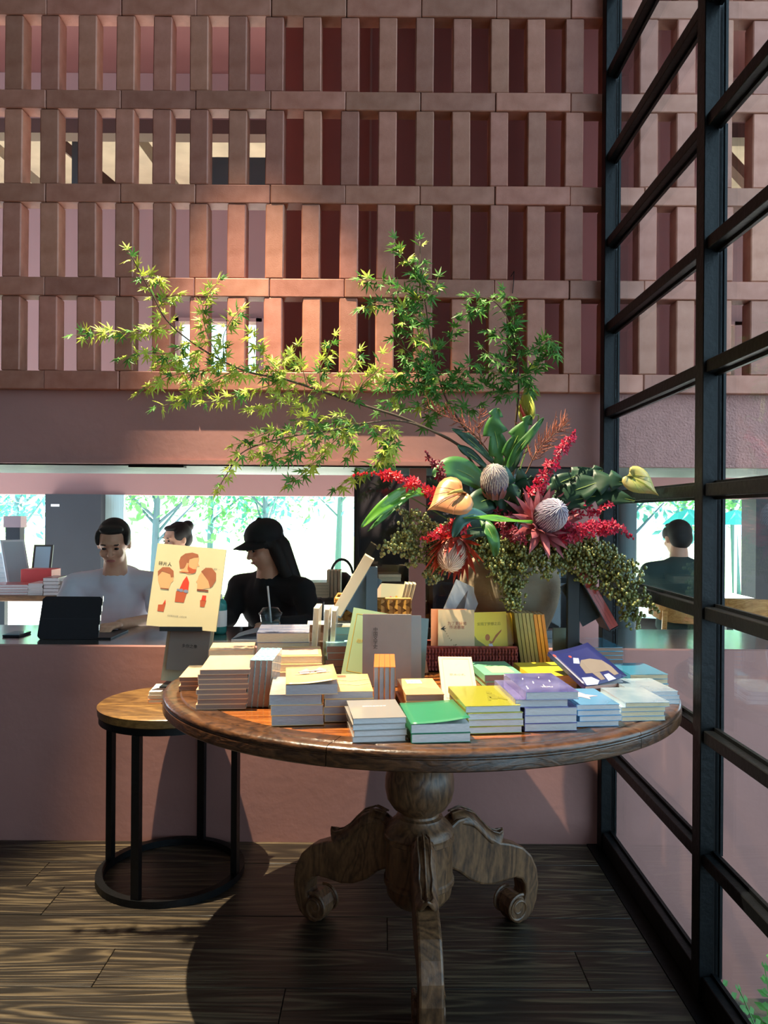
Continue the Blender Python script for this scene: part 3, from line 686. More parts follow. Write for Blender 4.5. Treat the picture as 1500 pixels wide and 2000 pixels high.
prt(Y1, [circ(.42, .54, .07, .06), [(.46, .48), (.54, .46), (.66, .58), (.84, .68), (.82, .64), (.66, .52), (.58, .44), (.5, .42)], [(.6, .32), (.66, .32), (.72, .04), (.66, .02)]], M('skin_print', '#c07a4a', .6), 'figure_print', .0011)
# olive and amber row leaning by the basket
for i in range(8):
    nm = ['first', 'second', 'third', 'fourth', 'fifth'][i] if i < 5 else ['first', 'second', 'third'][i - 5]
    x = .446 + i * .0122
    upright('%s olive-brown spine from the left in the leaning row by the basket' % nm if i < 5 else '%s amber orange spine in the leaning row beside the vase' % nm, x, 2.462, .0100, .085, .188 - .004 * (i > 4), c_oliveb if i < 5 else c_amber, pg_c, R(-8), 'leaning row of olive and amber books', fore=False)
# feather-cover book leaning by the vase
Fk = book('pale photo book with a grey feather leaning against the vase', .10, .22, .014, CV('silver_photo', '#b9bcbd', var=.2, vs=5., coat=1., rough=.1), pg_c, stand_up((.205, 2.60, TZ + .06), lean=R(8), roll=R(24)))
prt(Fk, [[(.5, .1), (.62, .3), (.66, .6), (.5, .92), (.38, .6), (.4, .3)]], M('feather_print', '#6e6560', .5), 'feather_print')
stack('the pair under the feather photo book', 838, 880, 0, 2, .03, .1, c_white, pg_c, base_d=2.585)
book('grey green book standing behind the black stand', .05, .12, .014, CV('grey_green', '#8c9a86'), pg_c, stand_up((U(1097, 1260, 2.62).x - .01, 2.60, TZ), lean=R(4)))
# ---- display stands
m_std = M('black_stand_metal', '#1b2226', .45); m_std2 = M('blue_grey_stand_metal', '#5d7482', .35)
def display_stand(label, x, d, side, zt, mat, L_=.2):
    t = thing('book_stand', label, 'book stand', (x, d, TZ), group='tall single-post book stands')
    MB().box((x - .02, d - .011, TZ + .004), (x + .02, d + .011, zt), bev=.002).build('post', mat, t)
    MB().box((x - .055, d - .045, TZ), (x + .055, d + .06, TZ + .004)).build('base_plate', mat, t)
    a = Vector((x + side * .005, d - .011, zt - .004)); dr = Vector((side * .5, 0, -.866)); nn = Vector((side * .866, 0, .5))
    fr = frame(a, dr, (0, 1, 0), nn)
    MB().prism([(0, -.02), (L_, -.02), (L_, .10), (.0, .10)], 0, .003, fr).build('sloping_plate', mat, t)
    MB().prism([(L_ - .003, -.02), (L_, -.02), (L_, .10), (L_ - .003, .10)], 0, .034, fr).build('ledge', mat, t)
    MB().prism([(.02, .03), (.17, .03), (.17, .036), (.02, .036)], -.06, 0, fr).build('back_brace', mat, t)
    return fr
fr = display_stand('black single-post book stand holding three red books, right of the vase', .617, 2.50, 1, 1.098, m_std, .215)
for i in range(3):
    o = .0035 + i * .0102
    # length along slope, thickness along normal, red spine towards the room
    m = fr @ frame((.21, .04, o), (0, 1, 0), (-1, 0, 0), (0, 0, 1))
    book(['innermost', 'middle', 'outermost'][i] + ' red-spined book resting on the black stand by the glass', .115, .205, .0098, c_red, pg_c, m, 'red books on the black stand')
fr = display_stand('blue-grey single-post book stand holding a thick white book, left of the vase', -.041, 2.66, -1, 1.10, m_std2, .2)
m = fr @ frame((.195, .04, .0035), (0, 1, 0), (-1, 0, 0), (0, 0, 1))
book('thick white book resting on the blue-grey stand', .115, .225, .036, CV('ivory', '#e4d3b4', coat=.1, rough=.6), pg_c, m, spine=-1)
# ---- bamboo basket on a hidden stack
stack('the stack under the bamboo basket', 672, 778, 0, 4, .029, .15, c_white, pg_c, base_d=2.735)
m_bam = M('golden_bamboo_strip', '#b98536', .5, var=.2, vs=20., col2='#d6a552')
bs = thing('bamboo_basket', 'golden woven bamboo basket of books behind the sage green book', 'basket', (-.03, 2.8, TZ + .1165))
bz = TZ + .1165; wv = MB()
corners = [(-.17, 2.725), (.095, 2.725), (.095, 2.87), (-.17, 2.87)]
for i in range(4):
    P, Q = corners[i], corners[(i + 1) % 4]
    woven_wall(wv, (*P, 0), (*Q, 0), bz + .004, bz + .085, 4, 9 if i % 2 == 0 else 5, .006)
wv.build('weave', m_bam, bs)
lnb = MB()
for i in range(4):
    P, Q = Vector((*corners[i], bz + .04)), Vector((*corners[(i + 1) % 4], bz + .04)); lnb.bar(P, Q, .002, .08)
lnb.box((-.17, 2.725, bz), (.095, 2.87, bz + .003)).build('liner', M('bamboo_liner', '#8a5f26', .7), bs)
MB().tube([(*c, bz + .085) for c in corners + corners[:1]], .005, 6).build('rim', m_bam, bs)
bpos = bz + .004
Ck = book('cream book with a pink and a yellow figure, in the bamboo basket', .085, .13, .012, CV('pale_sage', '#d3d2b0', coat=.2), pg_c, stand_up((.03, 2.765, bpos), lean=R(6), roll=R(2)))
prt(Ck, [circ(.42, .62, .05, .035), [(.36, .58), (.48, .58), (.5, .3), (.34, .3)]], M('pink_figure_print', '#d98a80', .6), 'figure_print'); prt(Ck, [circ(.66, .64, .05, .035), [(.58, .6), (.74, .6), (.76, .32), (.58, .32)]], M('yellow_figure_print', '#e0b92e', .6), 'figure_print')
for i in range(3):
    upright(['left', 'middle', 'right'][i] + ' of three thick cream page blocks slanting in the bamboo basket', .058 + i * .0135, 2.745, .0125, .085, .135, c_dark if i == 2 else c_cream, pg_c, R(14), 'slanting books in the bamboo basket', z0=bpos)
book('pale book leaning inside the bamboo basket at its left end', .09, .16, .012, c_white, pg_c, stand_up((-.105, 2.765, bpos), lean=R(8), roll=R(12)))
book('pinkish cream book leaning inside the bamboo basket behind the stand', .08, .14, .012, CV('blush', '#e6cdb4'), pg_c, stand_up((-.075, 2.80, bpos), lean=R(8), roll=R(22)))

# ================================================================== side table display
stack('the little stack on the side table', 290, 352, 1373, 3, .0135, .13, c_white, pg_c, z0=SZ, covers=[c_white, c_peach, c_orange])
es = thing('picture_book_easel', 'black two-tier metal book easel on the small round side table', 'book stand', (-.665, 2.80, SZ))
MB().box((-.735, 2.798, SZ + .003), (-.630, 2.803, .93)).build('back_plate', m_std, es)
MB().box((-.75, 2.70, SZ), (-.60, 2.86, SZ + .003)).build('base_plate', m_std, es)
pb = U(356, 1227, 2.72)
MB().box((pb.x - .075, 2.700, pb.z - .008), (pb.x + .075, 2.80, pb.z - .003)).box((pb.x - .075, 2.700, pb.z - .003), (pb.x + .075, 2.703, pb.z + .008)).box((pb.x - .052, 2.785, pb.z - .045), (pb.x + .074, 2.80, pb.z - .003)).build('upper_ledge', m_std, es)
lb = U(345, 1338, 2.70)
MB().box((lb.x - .055, 2.680, lb.z - .006), (lb.x + .085, 2.80, lb.z - .001)).build('lower_ledge', m_std, es)
PK = book('large cream picture book with three painted heads on the black easel', .246, .292, .010, CV('ivory_picture', '#d2c294', coat=.1, rough=.55), pg_c, stand_up((pb.x, 2.712, pb.z), lean=R(9), roll=R(5)))
p_hair = M('auburn_print', '#9c5a38', .6, var=.1, vs=30); p_skin = M('peach_skin_print', '#d9a06a', .6); p_dark = M('umber_print', '#7d3f26', .6); p_rust = M('rust_print', '#b5532e', .6); p_ver = M('vermilion_print', '#d33a22', .6)
prt(PK, [[(.40, .675), (.52, .655), (.60, .69), (.62, .80), (.63, .86), (.59, .88), (.38, .85), (.37, .77)], [(.62, .80), (.65, .77), (.62, .76)]], p_skin, 'face_print')
prt(PK, [[(.37, .72), (.345, .80), (.36, .86), (.42, .905), (.52, .925), (.605, .91), (.62, .875), (.55, .865), (.49, .84), (.485, .79), (.46, .80), (.44, .74), (.42, .72)]], p_hair, 'hair_print', .0009)
prt(PK, [[(.485, .79), (.50, .745), (.56, .725), (.61, .725), (.60, .685), (.56, .668), (.51, .675), (.48, .72)], rect(.37, .672, .52, .682)], p_rust, 'beard_print', .001)
prt(PK, [[(.13, .46), (.25, .455), (.27, .53), (.30, .56), (.29, .65), (.07, .66), (.08, .55)], ], p_skin, 'face_print'); prt(PK, [[(.07, .60), (.06, .66), (.12, .715), (.22, .72), (.285, .68), (.30, .61), (.26, .60), (.24, .64), (.12, .665)]], p_hair, 'hair_print', .0009)
prt(PK, [[(.655, .475), (.83, .515), (.84, .60), (.78, .72), (.70, .72), (.655, .65), (.645, .60), (.625, .575), (.65, .56)]], p_skin, 'face_print'); prt(PK, [[(.70, .69), (.68, .705), (.74, .755), (.83, .76), (.90, .70), (.91, .61), (.87, .54), (.84, .515), (.80, .60)]], p_hair, 'hair_print', .0009)
prt(PK, [rect(.655, .468, .82, .49), rect(.13, .45, .25, .462)], p_dark, 'neck_print', .0011)
for q_ in ([(.36, .31), (.49, .31), (.52, .44), (.36, .44)], [(.13, .18), (.22, .18), (.235, .28), (.21, .30), (.19, .265), (.13, .26)], [(.73, .28), (.79, .28), (.81, .36), (.72, .36)]): prt(PK, [q_], p_rust, 'pot_print')
for q_ in ([(.40, .46), (.44, .57), (.485, .635), (.53, .56), (.53, .46)], [(.20, .28), (.235, .28), (.225, .33)], [(.735, .36), (.80, .36), (.80, .42), (.745, .42)]): prt(PK, [q_], p_ver, 'flame_print', .0009)
prt(PK, [circ(.43, .455, .03, .02), circ(.50, .45, .035, .02), circ(.385, .46, .02, .012)], M('blue_grey_print', '#7a7f92', .6), 'figure_print', .001)
txt(PK, '碎片人', .15, .755, .016, ink); txt(PK, '—  帕特里克·温特  —', .82, .748, .007, ink_g); txt(PK, '北京联合出版  人民文学', .42, .14, .0065, ink_g)
lk = book('large cream book behind the small grey book on the lower easel ledge', .165, .21, .012, c_cream, pg_c, stand_up((lb.x + .016, 2.745, lb.z), lean=R(10), roll=R(5)))
gk = book('small grey book with black title on the lower easel ledge', .142, .165, .010, CV('taupe_cloth', '#7d746b', coat=0, rough=.8), pg_w, stand_up((lb.x + .028, 2.726, lb.z + .045), lean=R(9), roll=R(4)))
txt(gk, '多你之像', .52, .52, .014, ink); txt(gk, '诗集', .52, .43, .007, ink_g)
# ================================================================== vase and flowers
VC = Vector((.447, 2.725, TZ))
m_vase = M('weathered_brown_grey_stoneware', '#7d6040', .75, var=.25, vs=5., bump=.35, bs=30., col2='#8f8672', stretch=(1, 1, 1.6))
va = thing('flower_vase', 'big round weathered stoneware vase holding the flower arrangement', 'vase', VC)
MB().lathe([(0, 0), (.088, 0), (.096, .006), (.108, .04), (.128, .09), (.150, .14), (.168, .19), (.177, .235), (.176, .275), (.166, .31), (.146, .338), (.124, .352), (.116, .36), (.118, .372), (.128, .380), (.126, .386), (.112, .384), (.104, .37), (.11, .35), (.14, .32), (.155, .25), (.13, .1), (.08, .02), (0, .02)], VC, 48).build('body', m_vase, va, smooth=True)
VM = VC + Vector((0, 0, .36))
rf = random.Random(21)
def P(px, py, d): return U(px, py, d)
def smooth_path(pts, n=5):
    pts = [Vector(p) for p in pts]
    if len(pts) < 3: return pts
    q = [pts[0]] + pts + [pts[-1]]; out = []
    for i in range(1, len(q) - 2):
        for k in range(n):
            t = k / n; a, b, c, d = q[i - 1], q[i], q[i + 1], q[i + 2]
            out.append(.5 * ((2 * b) + (c - a) * t + (2 * a - 5 * b + 4 * c - d) * t * t + (3 * b - a - 3 * c + d) * t ** 3))
    out.append(pts[-1]); return out
def taper(n, a, b): return [a + (b - a) * i / max(1, n - 1) for i in range(n)]
# ---- maple branches
m_leaf = M('lit_maple_leaf', '#a9b848', .5, rnd=.2, trans=.35, spec=.3)  # lamp light is painted into this yellow-green; the darker copy stands for shade
m_leafd = M('shaded_maple_leaf', '#4f7f33', .5, rnd=.22, trans=.35, spec=.3)
m_twig = M('dark_maple_twig', '#4a3a28', .8); m_twigg = M('green_maple_twig', '#7a7a3a', .7)
def maple_mesh(seed, mat):
    r_ = random.Random(seed); lob = [(-128, .42), (-84, .70), (-42, .92), (0, 1.06), (42, .92), (84, .70), (128, .42)]
    pts = []
    for i, (a, ln) in enumerate(lob):
        ln *= r_.uniform(.88, 1.1); a += r_.uniform(-5, 5)
        for da, f in ((-9, .55), (0, 1.0), (9, .55)):
            t = R(a + da); pts.append((ln * f * math.sin(t), ln * f * math.cos(t)))
        if i < 6:
            t = R((a + lob[i + 1][0]) / 2); pts.append((.26 * math.sin(t), .26 * math.cos(t)))
    vs = [(0, 0, .02)] + [(x, y, -.16 * (x * x + y * y) + r_.uniform(-.05, .05)) for x, y in pts]
    n = len(pts)
    fs = [(0, i + 1, i + 2) for i in range(n - 1)] + [(0, n, 1)]
    me = MB().add(vs, fs).mesh('leaf'); me.materials.append(mat); return me
LM = [maple_mesh(i, m_leaf) for i in range(4)]; LD = [maple_mesh(10 + i, m_leafd) for i in range(4)]
def maple(label, main, subs, mr, green, cap=290, step=.0145, big_=1.):
    root = thing('maple_branch', label, 'maple branch', VM, group='maple branches in the vase')
    mp = smooth_path([P(*p) for p in main]); MB().tube(mp, taper(len(mp), mr, .0012), 7).build('stem', m_twig, root, smooth=True)
    jobs = []
    def leaves(path, s0, st):
        acc = 0.
        for i in range(len(path) - 1):
            seg = (path[i + 1] - path[i]).length; acc += seg
            if acc < st: continue
            acc = 0; dr = (path[i + 1] - path[i]).normalized()
            for sgn in (-1, 1):
                out = dr.cross(Vector((0, -1, .25))).normalized() * sgn
                tip = (dr * rf.uniform(.1, .9) + out * rf.uniform(.4, 1.) + Vector((rf.uniform(-.3, .3), rf.uniform(-.5, .2), rf.uniform(-.7, .1)))).normalized()
                nr = Vector((rf.uniform(-.6, .5), rf.uniform(-1., .1), rf.uniform(.15, 1.))).normalized()
                jobs.append((path[i], tip, nr, rf.uniform(.025, .038) * s0))
        dr = (path[-1] - path[-2]).normalized(); jobs.append((path[-1], dr, Vector((rf.uniform(-.3, .3), -.6, .7)), .031 * s0))
    tw = []
    for sb in subs:
        sp_ = smooth_path([P(*p) for p in sb], 6); tw.append(sp_)
        MB().tube(sp_, taper(len(sp_), .0019, .0007), 5).build('twig', m_twigg, root)
        leaves(sp_, big_, step)
    leaves(mp[len(mp) * 2 // 5:], .9, step * 1.6)
    pet = MB(); rest = MB()
    order = list(range(len(jobs))); rf.shuffle(order)
    big = set(sorted(order, key=lambda i: -jobs[i][3])[:cap])
    for i, (p, tip, nr, sz) in enumerate(jobs):
        c = p + tip * .012
        y = tip; z = (nr - y * nr.dot(y)).normalized(); x = y.cross(z)
        m = frame(c, x * sz, y * sz, z * sz)
        pet.tube([p, c], .0006, 3, False)
        src = rf.choice(LD if rf.random() < green else LM)
        if i in big:
            o = link('leaf', src, root, True); o.matrix_basis = Matrix.Translation(-VM) @ m
        else:
            rest.add([m @ v.co for v in src.vertices], [tuple(f.vertices) for f in src.polygons])
    tag(pet.build('leaf_stalks', m_twigg, root), kind='stuff')
    if rest.v: tag(rest.build('small_leaves', m_leaf, root), kind='stuff')
    return root
def at(d, pts): return [(x, y, d) for x, y in pts]
maple('long maple branch sweeping far to the upper left, leaves lit yellow-green',
      [(990, 1010, 2.70), (970, 940, 2.68), (900, 872, 2.6), (800, 822, 2.53), (730, 798, 2.5), (650, 772, 2.47), (560, 742, 2.45), (490, 728, 2.42), (430, 703, 2.4), (370, 665, 2.38), (325, 625, 2.36), (300, 580, 2.36), (275, 535, 2.35), (252, 492, 2.35)],
      [at(2.37, [(325, 638), (270, 648), (210, 650), (145, 655)]), at(2.37, [(370, 668), (330, 690), (285, 690), (238, 700)]), at(2.39, [(430, 703), (402, 645), (398, 590), (428, 550)]),
       at(2.39, [(440, 705), (436, 660), (452, 625), (468, 607)]), at(2.38, [(440, 706), (390, 725), (330, 735), (272, 765)]), at(2.4, [(470, 715), (410, 750), (355, 780), (308, 795)]),
       at(2.41, [(480, 725), (440, 745), (400, 755), (360, 745)]), at(2.42, [(500, 730), (508, 690), (492, 655)]), at(2.43, [(540, 740), (550, 705), (572, 690), (578, 680)]), at(2.44, [(580, 750), (545, 775), (515, 795), (492, 800)]),
       at(2.44, [(560, 742), (520, 755), (480, 765), (440, 780), (400, 785)]), at(2.46, [(630, 768), (625, 725), (640, 690), (652, 660)]), at(2.47, [(660, 776), (670, 735), (690, 710), (700, 690)]), at(2.47, [(690, 785), (712, 745), (735, 725), (745, 695)]),
       at(2.46, [(620, 765), (600, 790), (580, 800), (570, 790)]), at(2.35, [(310, 600), (330, 580), (345, 575)]), at(2.35, [(282, 545), (300, 540), (312, 548)]), at(2.44, [(560, 742), (530, 715), (515, 690)]), at(2.46, [(600, 755), (590, 720), (575, 700)]), at(2.38, [(400, 685), (370, 700), (340, 705), (310, 715)])],
      .0055, .25)
maple('low maple branch drooping left over the top of the counter opening',
      [(985, 1000, 2.68), (905, 880, 2.6), (840, 840, 2.52), (780, 822, 2.48), (720, 826, 2.45), (640, 842, 2.42), (580, 850, 2.4), (520, 864, 2.38), (472, 885, 2.37), (447, 920, 2.36), (427, 953, 2.36)],
      [at(2.41, [(640, 842), (600, 870), (565, 890), (530, 900)]), at(2.43, [(690, 830), (655, 860), (625, 890), (600, 918), (565, 945)]), at(2.4, [(580, 850), (545, 838), (505, 852), (460, 868)]), at(2.45, [(720, 826), (742, 850), (758, 872), (745, 900)]),
       at(2.42, [(630, 842), (605, 818), (575, 825), (560, 838)]), at(2.44, [(770, 860), (735, 905), (700, 928), (658, 953)]), at(2.42, [(660, 836), (690, 860), (680, 890)]), at(2.44, [(700, 828), (665, 815), (640, 820), (610, 830)]), at(2.46, [(760, 825), (770, 850), (765, 890), (752, 905)]), at(2.4, [(560, 855), (530, 880), (500, 892)])],
      .004, .4)
maple('tall middle maple branch rising in front of the brick lattice',
      [(985, 1000, 2.70), (960, 900, 2.68), (910, 840, 2.64), (872, 780, 2.62), (852, 720, 2.6), (840, 660, 2.6), (832, 600, 2.6), (823, 540, 2.6), (820, 472, 2.6)],
      [at(2.58, [(850, 705), (805, 690), (772, 662), (782, 630)]), at(2.58, [(840, 640), (790, 605), (745, 592), (706, 602)]), at(2.58, [(832, 595), (785, 570), (742, 550), (706, 545)]), at(2.58, [(825, 560), (802, 520), (778, 490), (772, 470)]),
       at(2.56, [(860, 750), (812, 755), (772, 772), (742, 800)]), at(2.6, [(870, 770), (902, 725), (932, 705)]), at(2.6, [(850, 690), (882, 660), (895, 630)]), at(2.56, [(860, 760), (822, 792), (782, 796)]), at(2.62, [(872, 780), (902, 800), (935, 792)]),
       at(2.56, [(845, 680), (800, 645), (785, 615)]), at(2.56, [(855, 735), (800, 725), (770, 735), (745, 755)]), at(2.57, [(850, 710), (830, 740), (800, 760), (775, 745)]), at(2.6, [(862, 750), (890, 745), (915, 755)]), at(2.58, [(830, 590), (850, 560), (855, 545)]), at(2.56, [(858, 740), (820, 710), (795, 700)]), at(2.6, [(880, 790), (850, 800), (830, 830)])],
      .0045, .85, big_=1.15)
maple('right maple branch curving up near the black window post',
      [(1000, 1000, 2.72), (1002, 900, 2.7), (1008, 820, 2.66), (1013, 760, 2.64), (1010, 700, 2.62), (1000, 650, 2.6), (985, 612, 2.6), (960, 586, 2.6), (912, 577, 2.6)],
      [at(2.6, [(1010, 700), (1045, 682), (1075, 662), (1085, 690)]), at(2.6, [(1000, 650), (1002, 605), (985, 570)]), at(2.6, [(1010, 720), (970, 702), (945, 682)]), at(2.61, [(1010, 740), (1045, 722), (1062, 700)]), at(2.6, [(960, 586), (935, 602), (905, 612)]),
       at(2.62, [(1012, 760), (985, 772), (958, 762), (930, 745)]), at(2.6, [(990, 625), (1005, 645), (1015, 680)]), at(2.62, [(1010, 735), (1035, 745), (1040, 765)]), at(2.6, [(1005, 690), (980, 660), (955, 650)]), at(2.62, [(1012, 750), (990, 740), (965, 725), (945, 725)])],
      .0045, .95, big_=1.15)
# ---- anthurium blooms
def anthurium(label, c, tip, nrm, L_, W_, mat, spx, stem_to=None, vein=None, name='anthurium'):
    root = thing(name, label, 'flower', VM)
    y = tip.normalized(); z = (nrm - y * nrm.dot(y)).normalized(); x = y.cross(z)
    fr = frame(c, x, y, z); out = []
    for k in range(28):
        t = 2 * math.pi * k / 28
        hx = math.sin(t) ** 3; hy = (13 * math.cos(t) - 5 * math.cos(2 * t) - 2 * math.cos(3 * t) - math.cos(4 * t)) / 17
        out.append((hx * W_ / 2, -hy * L_ * .52 + L_ * .12))
    att = (0, -L_ * .18); vs = [fr @ Vector((att[0], att[1], .0))]; fs = []
    for r_ in (.3, .55, .8, 1.):
        for hx, hy in out:
            px_, py_2 = att[0] + (hx - att[0]) * r_, att[1] + (hy - att[1]) * r_
            ang = math.atan2(hx, hy - att[1])
            dz = .10 * L_ * (math.sin(r_ * 2.4)) - .16 * (px_ * px_ + py_2 * py_2) / L_ + .012 * L_ * math.cos(ang * 11) * r_ * (1 - r_) * 4
            vs.append(fr @ Vector((px_, py_2, dz)))
    n = 28
    for k in range(n): fs.append((0, 1 + k, 1 + (k + 1) % n))
    for q_ in range(3):
        for k in range(n): fs.append((1 + q_ * n + k, 1 + (q_ + 1) * n + k, 1 + (q_ + 1) * n + (k + 1) % n, 1 + q_ * n + (k + 1) % n))
    o = MB().add(vs, fs).build('spathe', mat, root, smooth=True); s_ = o.modifiers.new('thickness', 'SOLIDIFY'); s_.thickness = .0012
    vn = MB()
    for a in (-1.5, -1., -.5, 0, .5, 1., 1.5):
        k = int(round((a / (2 * math.pi)) * n)) % n
        k = (n // 2 + int(round(a / math.pi * n / 2 * .8))) % n
        pts = [vs[0]] + [Vector(vs[1 + q_ * n + k]) + z * .0012 for q_ in range(4)]
        vn.tube(pts, [.0014, .0012, .001, .0008, .0005], 4)
    vn.build('veins', vein or mat, o)
    if spx:
        a = Vector(vs[0]); MB().tube([a, a + z * L_ * .12 + y * L_ * .05, a + z * L_ * .2 + y * L_ * .2, a + z * L_ * .22 + y * L_ * .34], [.004, .006, .0055, .002], 8).build('spadix', spx, root, smooth=True)
    base = VM + Vector((rf.uniform(-.04, .04), rf.uniform(-.04, .04), 0)); a = Vector(vs[0]) - z * .002
    pth = smooth_path([base, base * .45 + a * .55 + Vector((0, .03, .02)), a - z * .04, a]); MB().tube(pth, .0028, 6).build('stem', M('flower_stem_green', '#6d7f3a', .5), root)
    return root
m_apk = M('peach_anthurium', '#c4825a', .3, var=.1, vs=30, coat=.3, trans=.15, col2='#cf9a62'); m_alm = M('lime_anthurium', '#bcc65a', .35, var=.1, vs=14, coat=.3, trans=.3, col2='#d6c18a'); m_ayl = M('yellow_green_anthurium', '#c9cf62', .35, coat=.3, trans=.3)
anthurium('peach heart-shaped anthurium facing front at the left of the bouquet', P(890, 970, 2.38), Vector((-1, -.1, -.5)), Vector((.05, -1, .75)), .155, .150, m_apk, M('spadix_ochre', '#a58a3a', .6), vein=M('peach_vein', '#96583a', .4))
anthurium('lime green heart-shaped anthurium at the right end by the glass', P(1240, 937, 2.36), Vector((1, -.2, -.72)), Vector((-.25, -1, .35)), .135, .082, m_alm, None, vein=M('lime_vein', '#98a04a', .4))
anthurium('narrow upright yellow green anthurium bud with red spadix', P(1032, 803, 2.62), Vector((-.1, 0, 1)), Vector((-.9, -.5, .05)), .15, .09, m_ayl, M('spadix_red', '#c0402e', .5))
# ---- proteas
def bract(mb, c, dr, out, L_, W_, curl):
    """pointed petal from c along dr, curving by curl towards out"""
    side = dr.cross(out).normalized(); vs = []; n = 5
    for i in range(n + 1):
        t = i / n; w = W_ * (math.sin(math.pi * min(1, t * .62 + .3)) if t < 1 else .02) * (1 - t ** 3 * .9)
        p = c + dr * L_ * t + out * curl * L_ * t * t
        vs += [p - side * w / 2 + out * w * .12, p - out * w * .08, p + side * w / 2 + out * w * .12]
    fs = []
    for i in range(n):
        for j in range(2): fs.append((i * 3 + j, i * 3 + j + 1, (i + 1) * 3 + j + 1, (i + 1) * 3 + j))
    mb.add(vs, fs)
def protea(label, c, ax, r, hgt, rows, m_br, m_dome, m_bris, L_, W_):
    root = thing('protea', label, 'flower', VM, group='king proteas in the bouquet')
    ax = ax.normalized(); a = ax.cross(Vector((0, .3, 1))).normalized(); b = ax.cross(a)
    rot = Matrix((a, b, ax)).transposed()
    MB().ell(c, (r, r, hgt), rot, 20).build('dome', m_dome, root, smooth=True)
    br = MB()
    for i in range(130):
        th = math.acos(1 - 1.1 * ((i + .5) / 130)); ph = i * 2.39996
        nrm = a * math.sin(th) * math.cos(ph) + b * math.sin(th) * math.sin(ph) + ax * math.cos(th)
        p = c + a * r * math.sin(th) * math.cos(ph) + b * r * math.sin(th) * math.sin(ph) + ax * hgt * math.cos(th)
        tg = (ax - nrm * ax.dot(nrm)); tg = tg.normalized() if tg.length > .05 else a
        br.tube([p - tg * .016, p + nrm * .0014 + tg * .002, p + tg * .018 + nrm * .0008], [.0006, .0012, .0004], 4, False)
    tag(br.build('bristles', m_bris, root), kind='stuff')
    for (n, open_, ln, wd, back) in rows:
        for k in range(n):
            ph = 2 * math.pi * (k + .5 * (n % 2)) / n + rf.uniform(-.08, .08)
            o = a * math.cos(ph) + b * math.sin(ph)
            op = open_ + rf.uniform(-.12, .12)
            dr = (ax * math.cos(op) + o * math.sin(op)).normalized(); ou = (o * math.cos(op) - ax * math.sin(op)).normalized()
            mb = MB(); bract(mb, c + o * r * .75 - ax * (hgt * back), dr, ou, L_ * ln * rf.uniform(.85, 1.1), W_ * wd, -.12 + .3 * max(0, op - .8))
            q_ = mb.build('bract', m_br, root, smooth=True)
    pth = smooth_path([VM, (VM + c) / 2 + Vector((0, .02, 0)), c - ax * hgt * .9]); MB().tube(pth, .006, 7).build('stem', M('protea_stem', '#6b5a3a', .7), root)
m_pw = M('protea_violet_dome', '#6a5a70', .8, var=.2, vs=40); m_pwb = M('protea_silver_bristle', '#d6d0da', .8); m_pp = M('protea_pink_bract', '#983f48', .55, var=.15, vs=15, trans=.15, col2='#b9696a')
m_pd = M('protea_dusky_bract', '#94605e', .6, var=.2, vs=20, trans=.1); m_pr = M('protea_red_bract', '#a81f22', .5, var=.25, vs=10, trans=.15, col2='#c4583a'); m_pc = M('protea_cream_dome', '#a88674', .8, var=.15, vs=40); m_pcb = M('protea_cream_bristle', '#e0c8b4', .8)
protea('grey protea with closed pinkish bracts at the top centre of the bouquet', P(966, 940, 2.47), Vector((-.12, -.5, .8)), .043, .058, [(16, .12, .75, .9, .75), (12, .3, .7, 1., .9)], m_pd, m_pw, M('protea_straw_bristle', '#cfc2b4', .8), .085, .022)
protea('silvery violet protea with wide pink bracts right of centre', P(1074, 1008, 2.42), Vector((.28, -.8, .42)), .050, .066, [(12, .75, .8, 1., .5), (14, 1.15, 1.05, 1.1, .6), (12, 1.45, 1.0, 1.1, .75)], m_pp, m_pw, m_pwb, .10, .028)
protea('cream protea with long red spiky bracts hanging at the lower left', P(884, 1082, 2.42), Vector((-.25, -.7, -.6)), .044, .066, [(16, .35, 1., .9, .5), (16, .7, 1.1, .9, .7), (10, 1.1, .8, .8, .8)], m_pr, m_pc, m_pcb, .10, .023)
# ---- crimson orchid sprays
def flower_mesh(seed, mat):
    r_ = random.Random(seed); mb = MB()
    for k in range(5):
        t = 2 * math.pi * k / 5 + r_.uniform(-.1, .1); w = .42; L_ = r_.uniform(.85, 1.1)
        dr = Vector((math.cos(t), math.sin(t), 0)); sd = Vector((-dr.y, dr.x, 0)); up = Vector((0, 0, 1))
        mb.add([Vector((0, 0, 0)), dr * .5 * L_ + sd * w * .6 + up * .18, dr * L_ + up * .12, dr * .5 * L_ - sd * w * .6 + up * .18, dr * .55 * L_ + up * .1], [(0, 3, 4), (0, 4, 1), (4, 3, 2), (4, 2, 1)])
    mb.ell((0, 0, .15), (.16, .16, .26), None, 5)
    me = mb.mesh('flower'); me.materials.append(mat); return me
m_or = M('crimson_orchid', '#b3153a', .45, rnd=.2, trans=.25); m_or2 = M('scarlet_orchid', '#cf2030', .45, rnd=.2, trans=.3); m_or3 = M('dark_wine_orchid', '#7a1228', .5, rnd=.2, trans=.2)
FM = {m.name: [flower_mesh(i, m) for i in range(3)] for m in (m_or, m_or2, m_or3)}
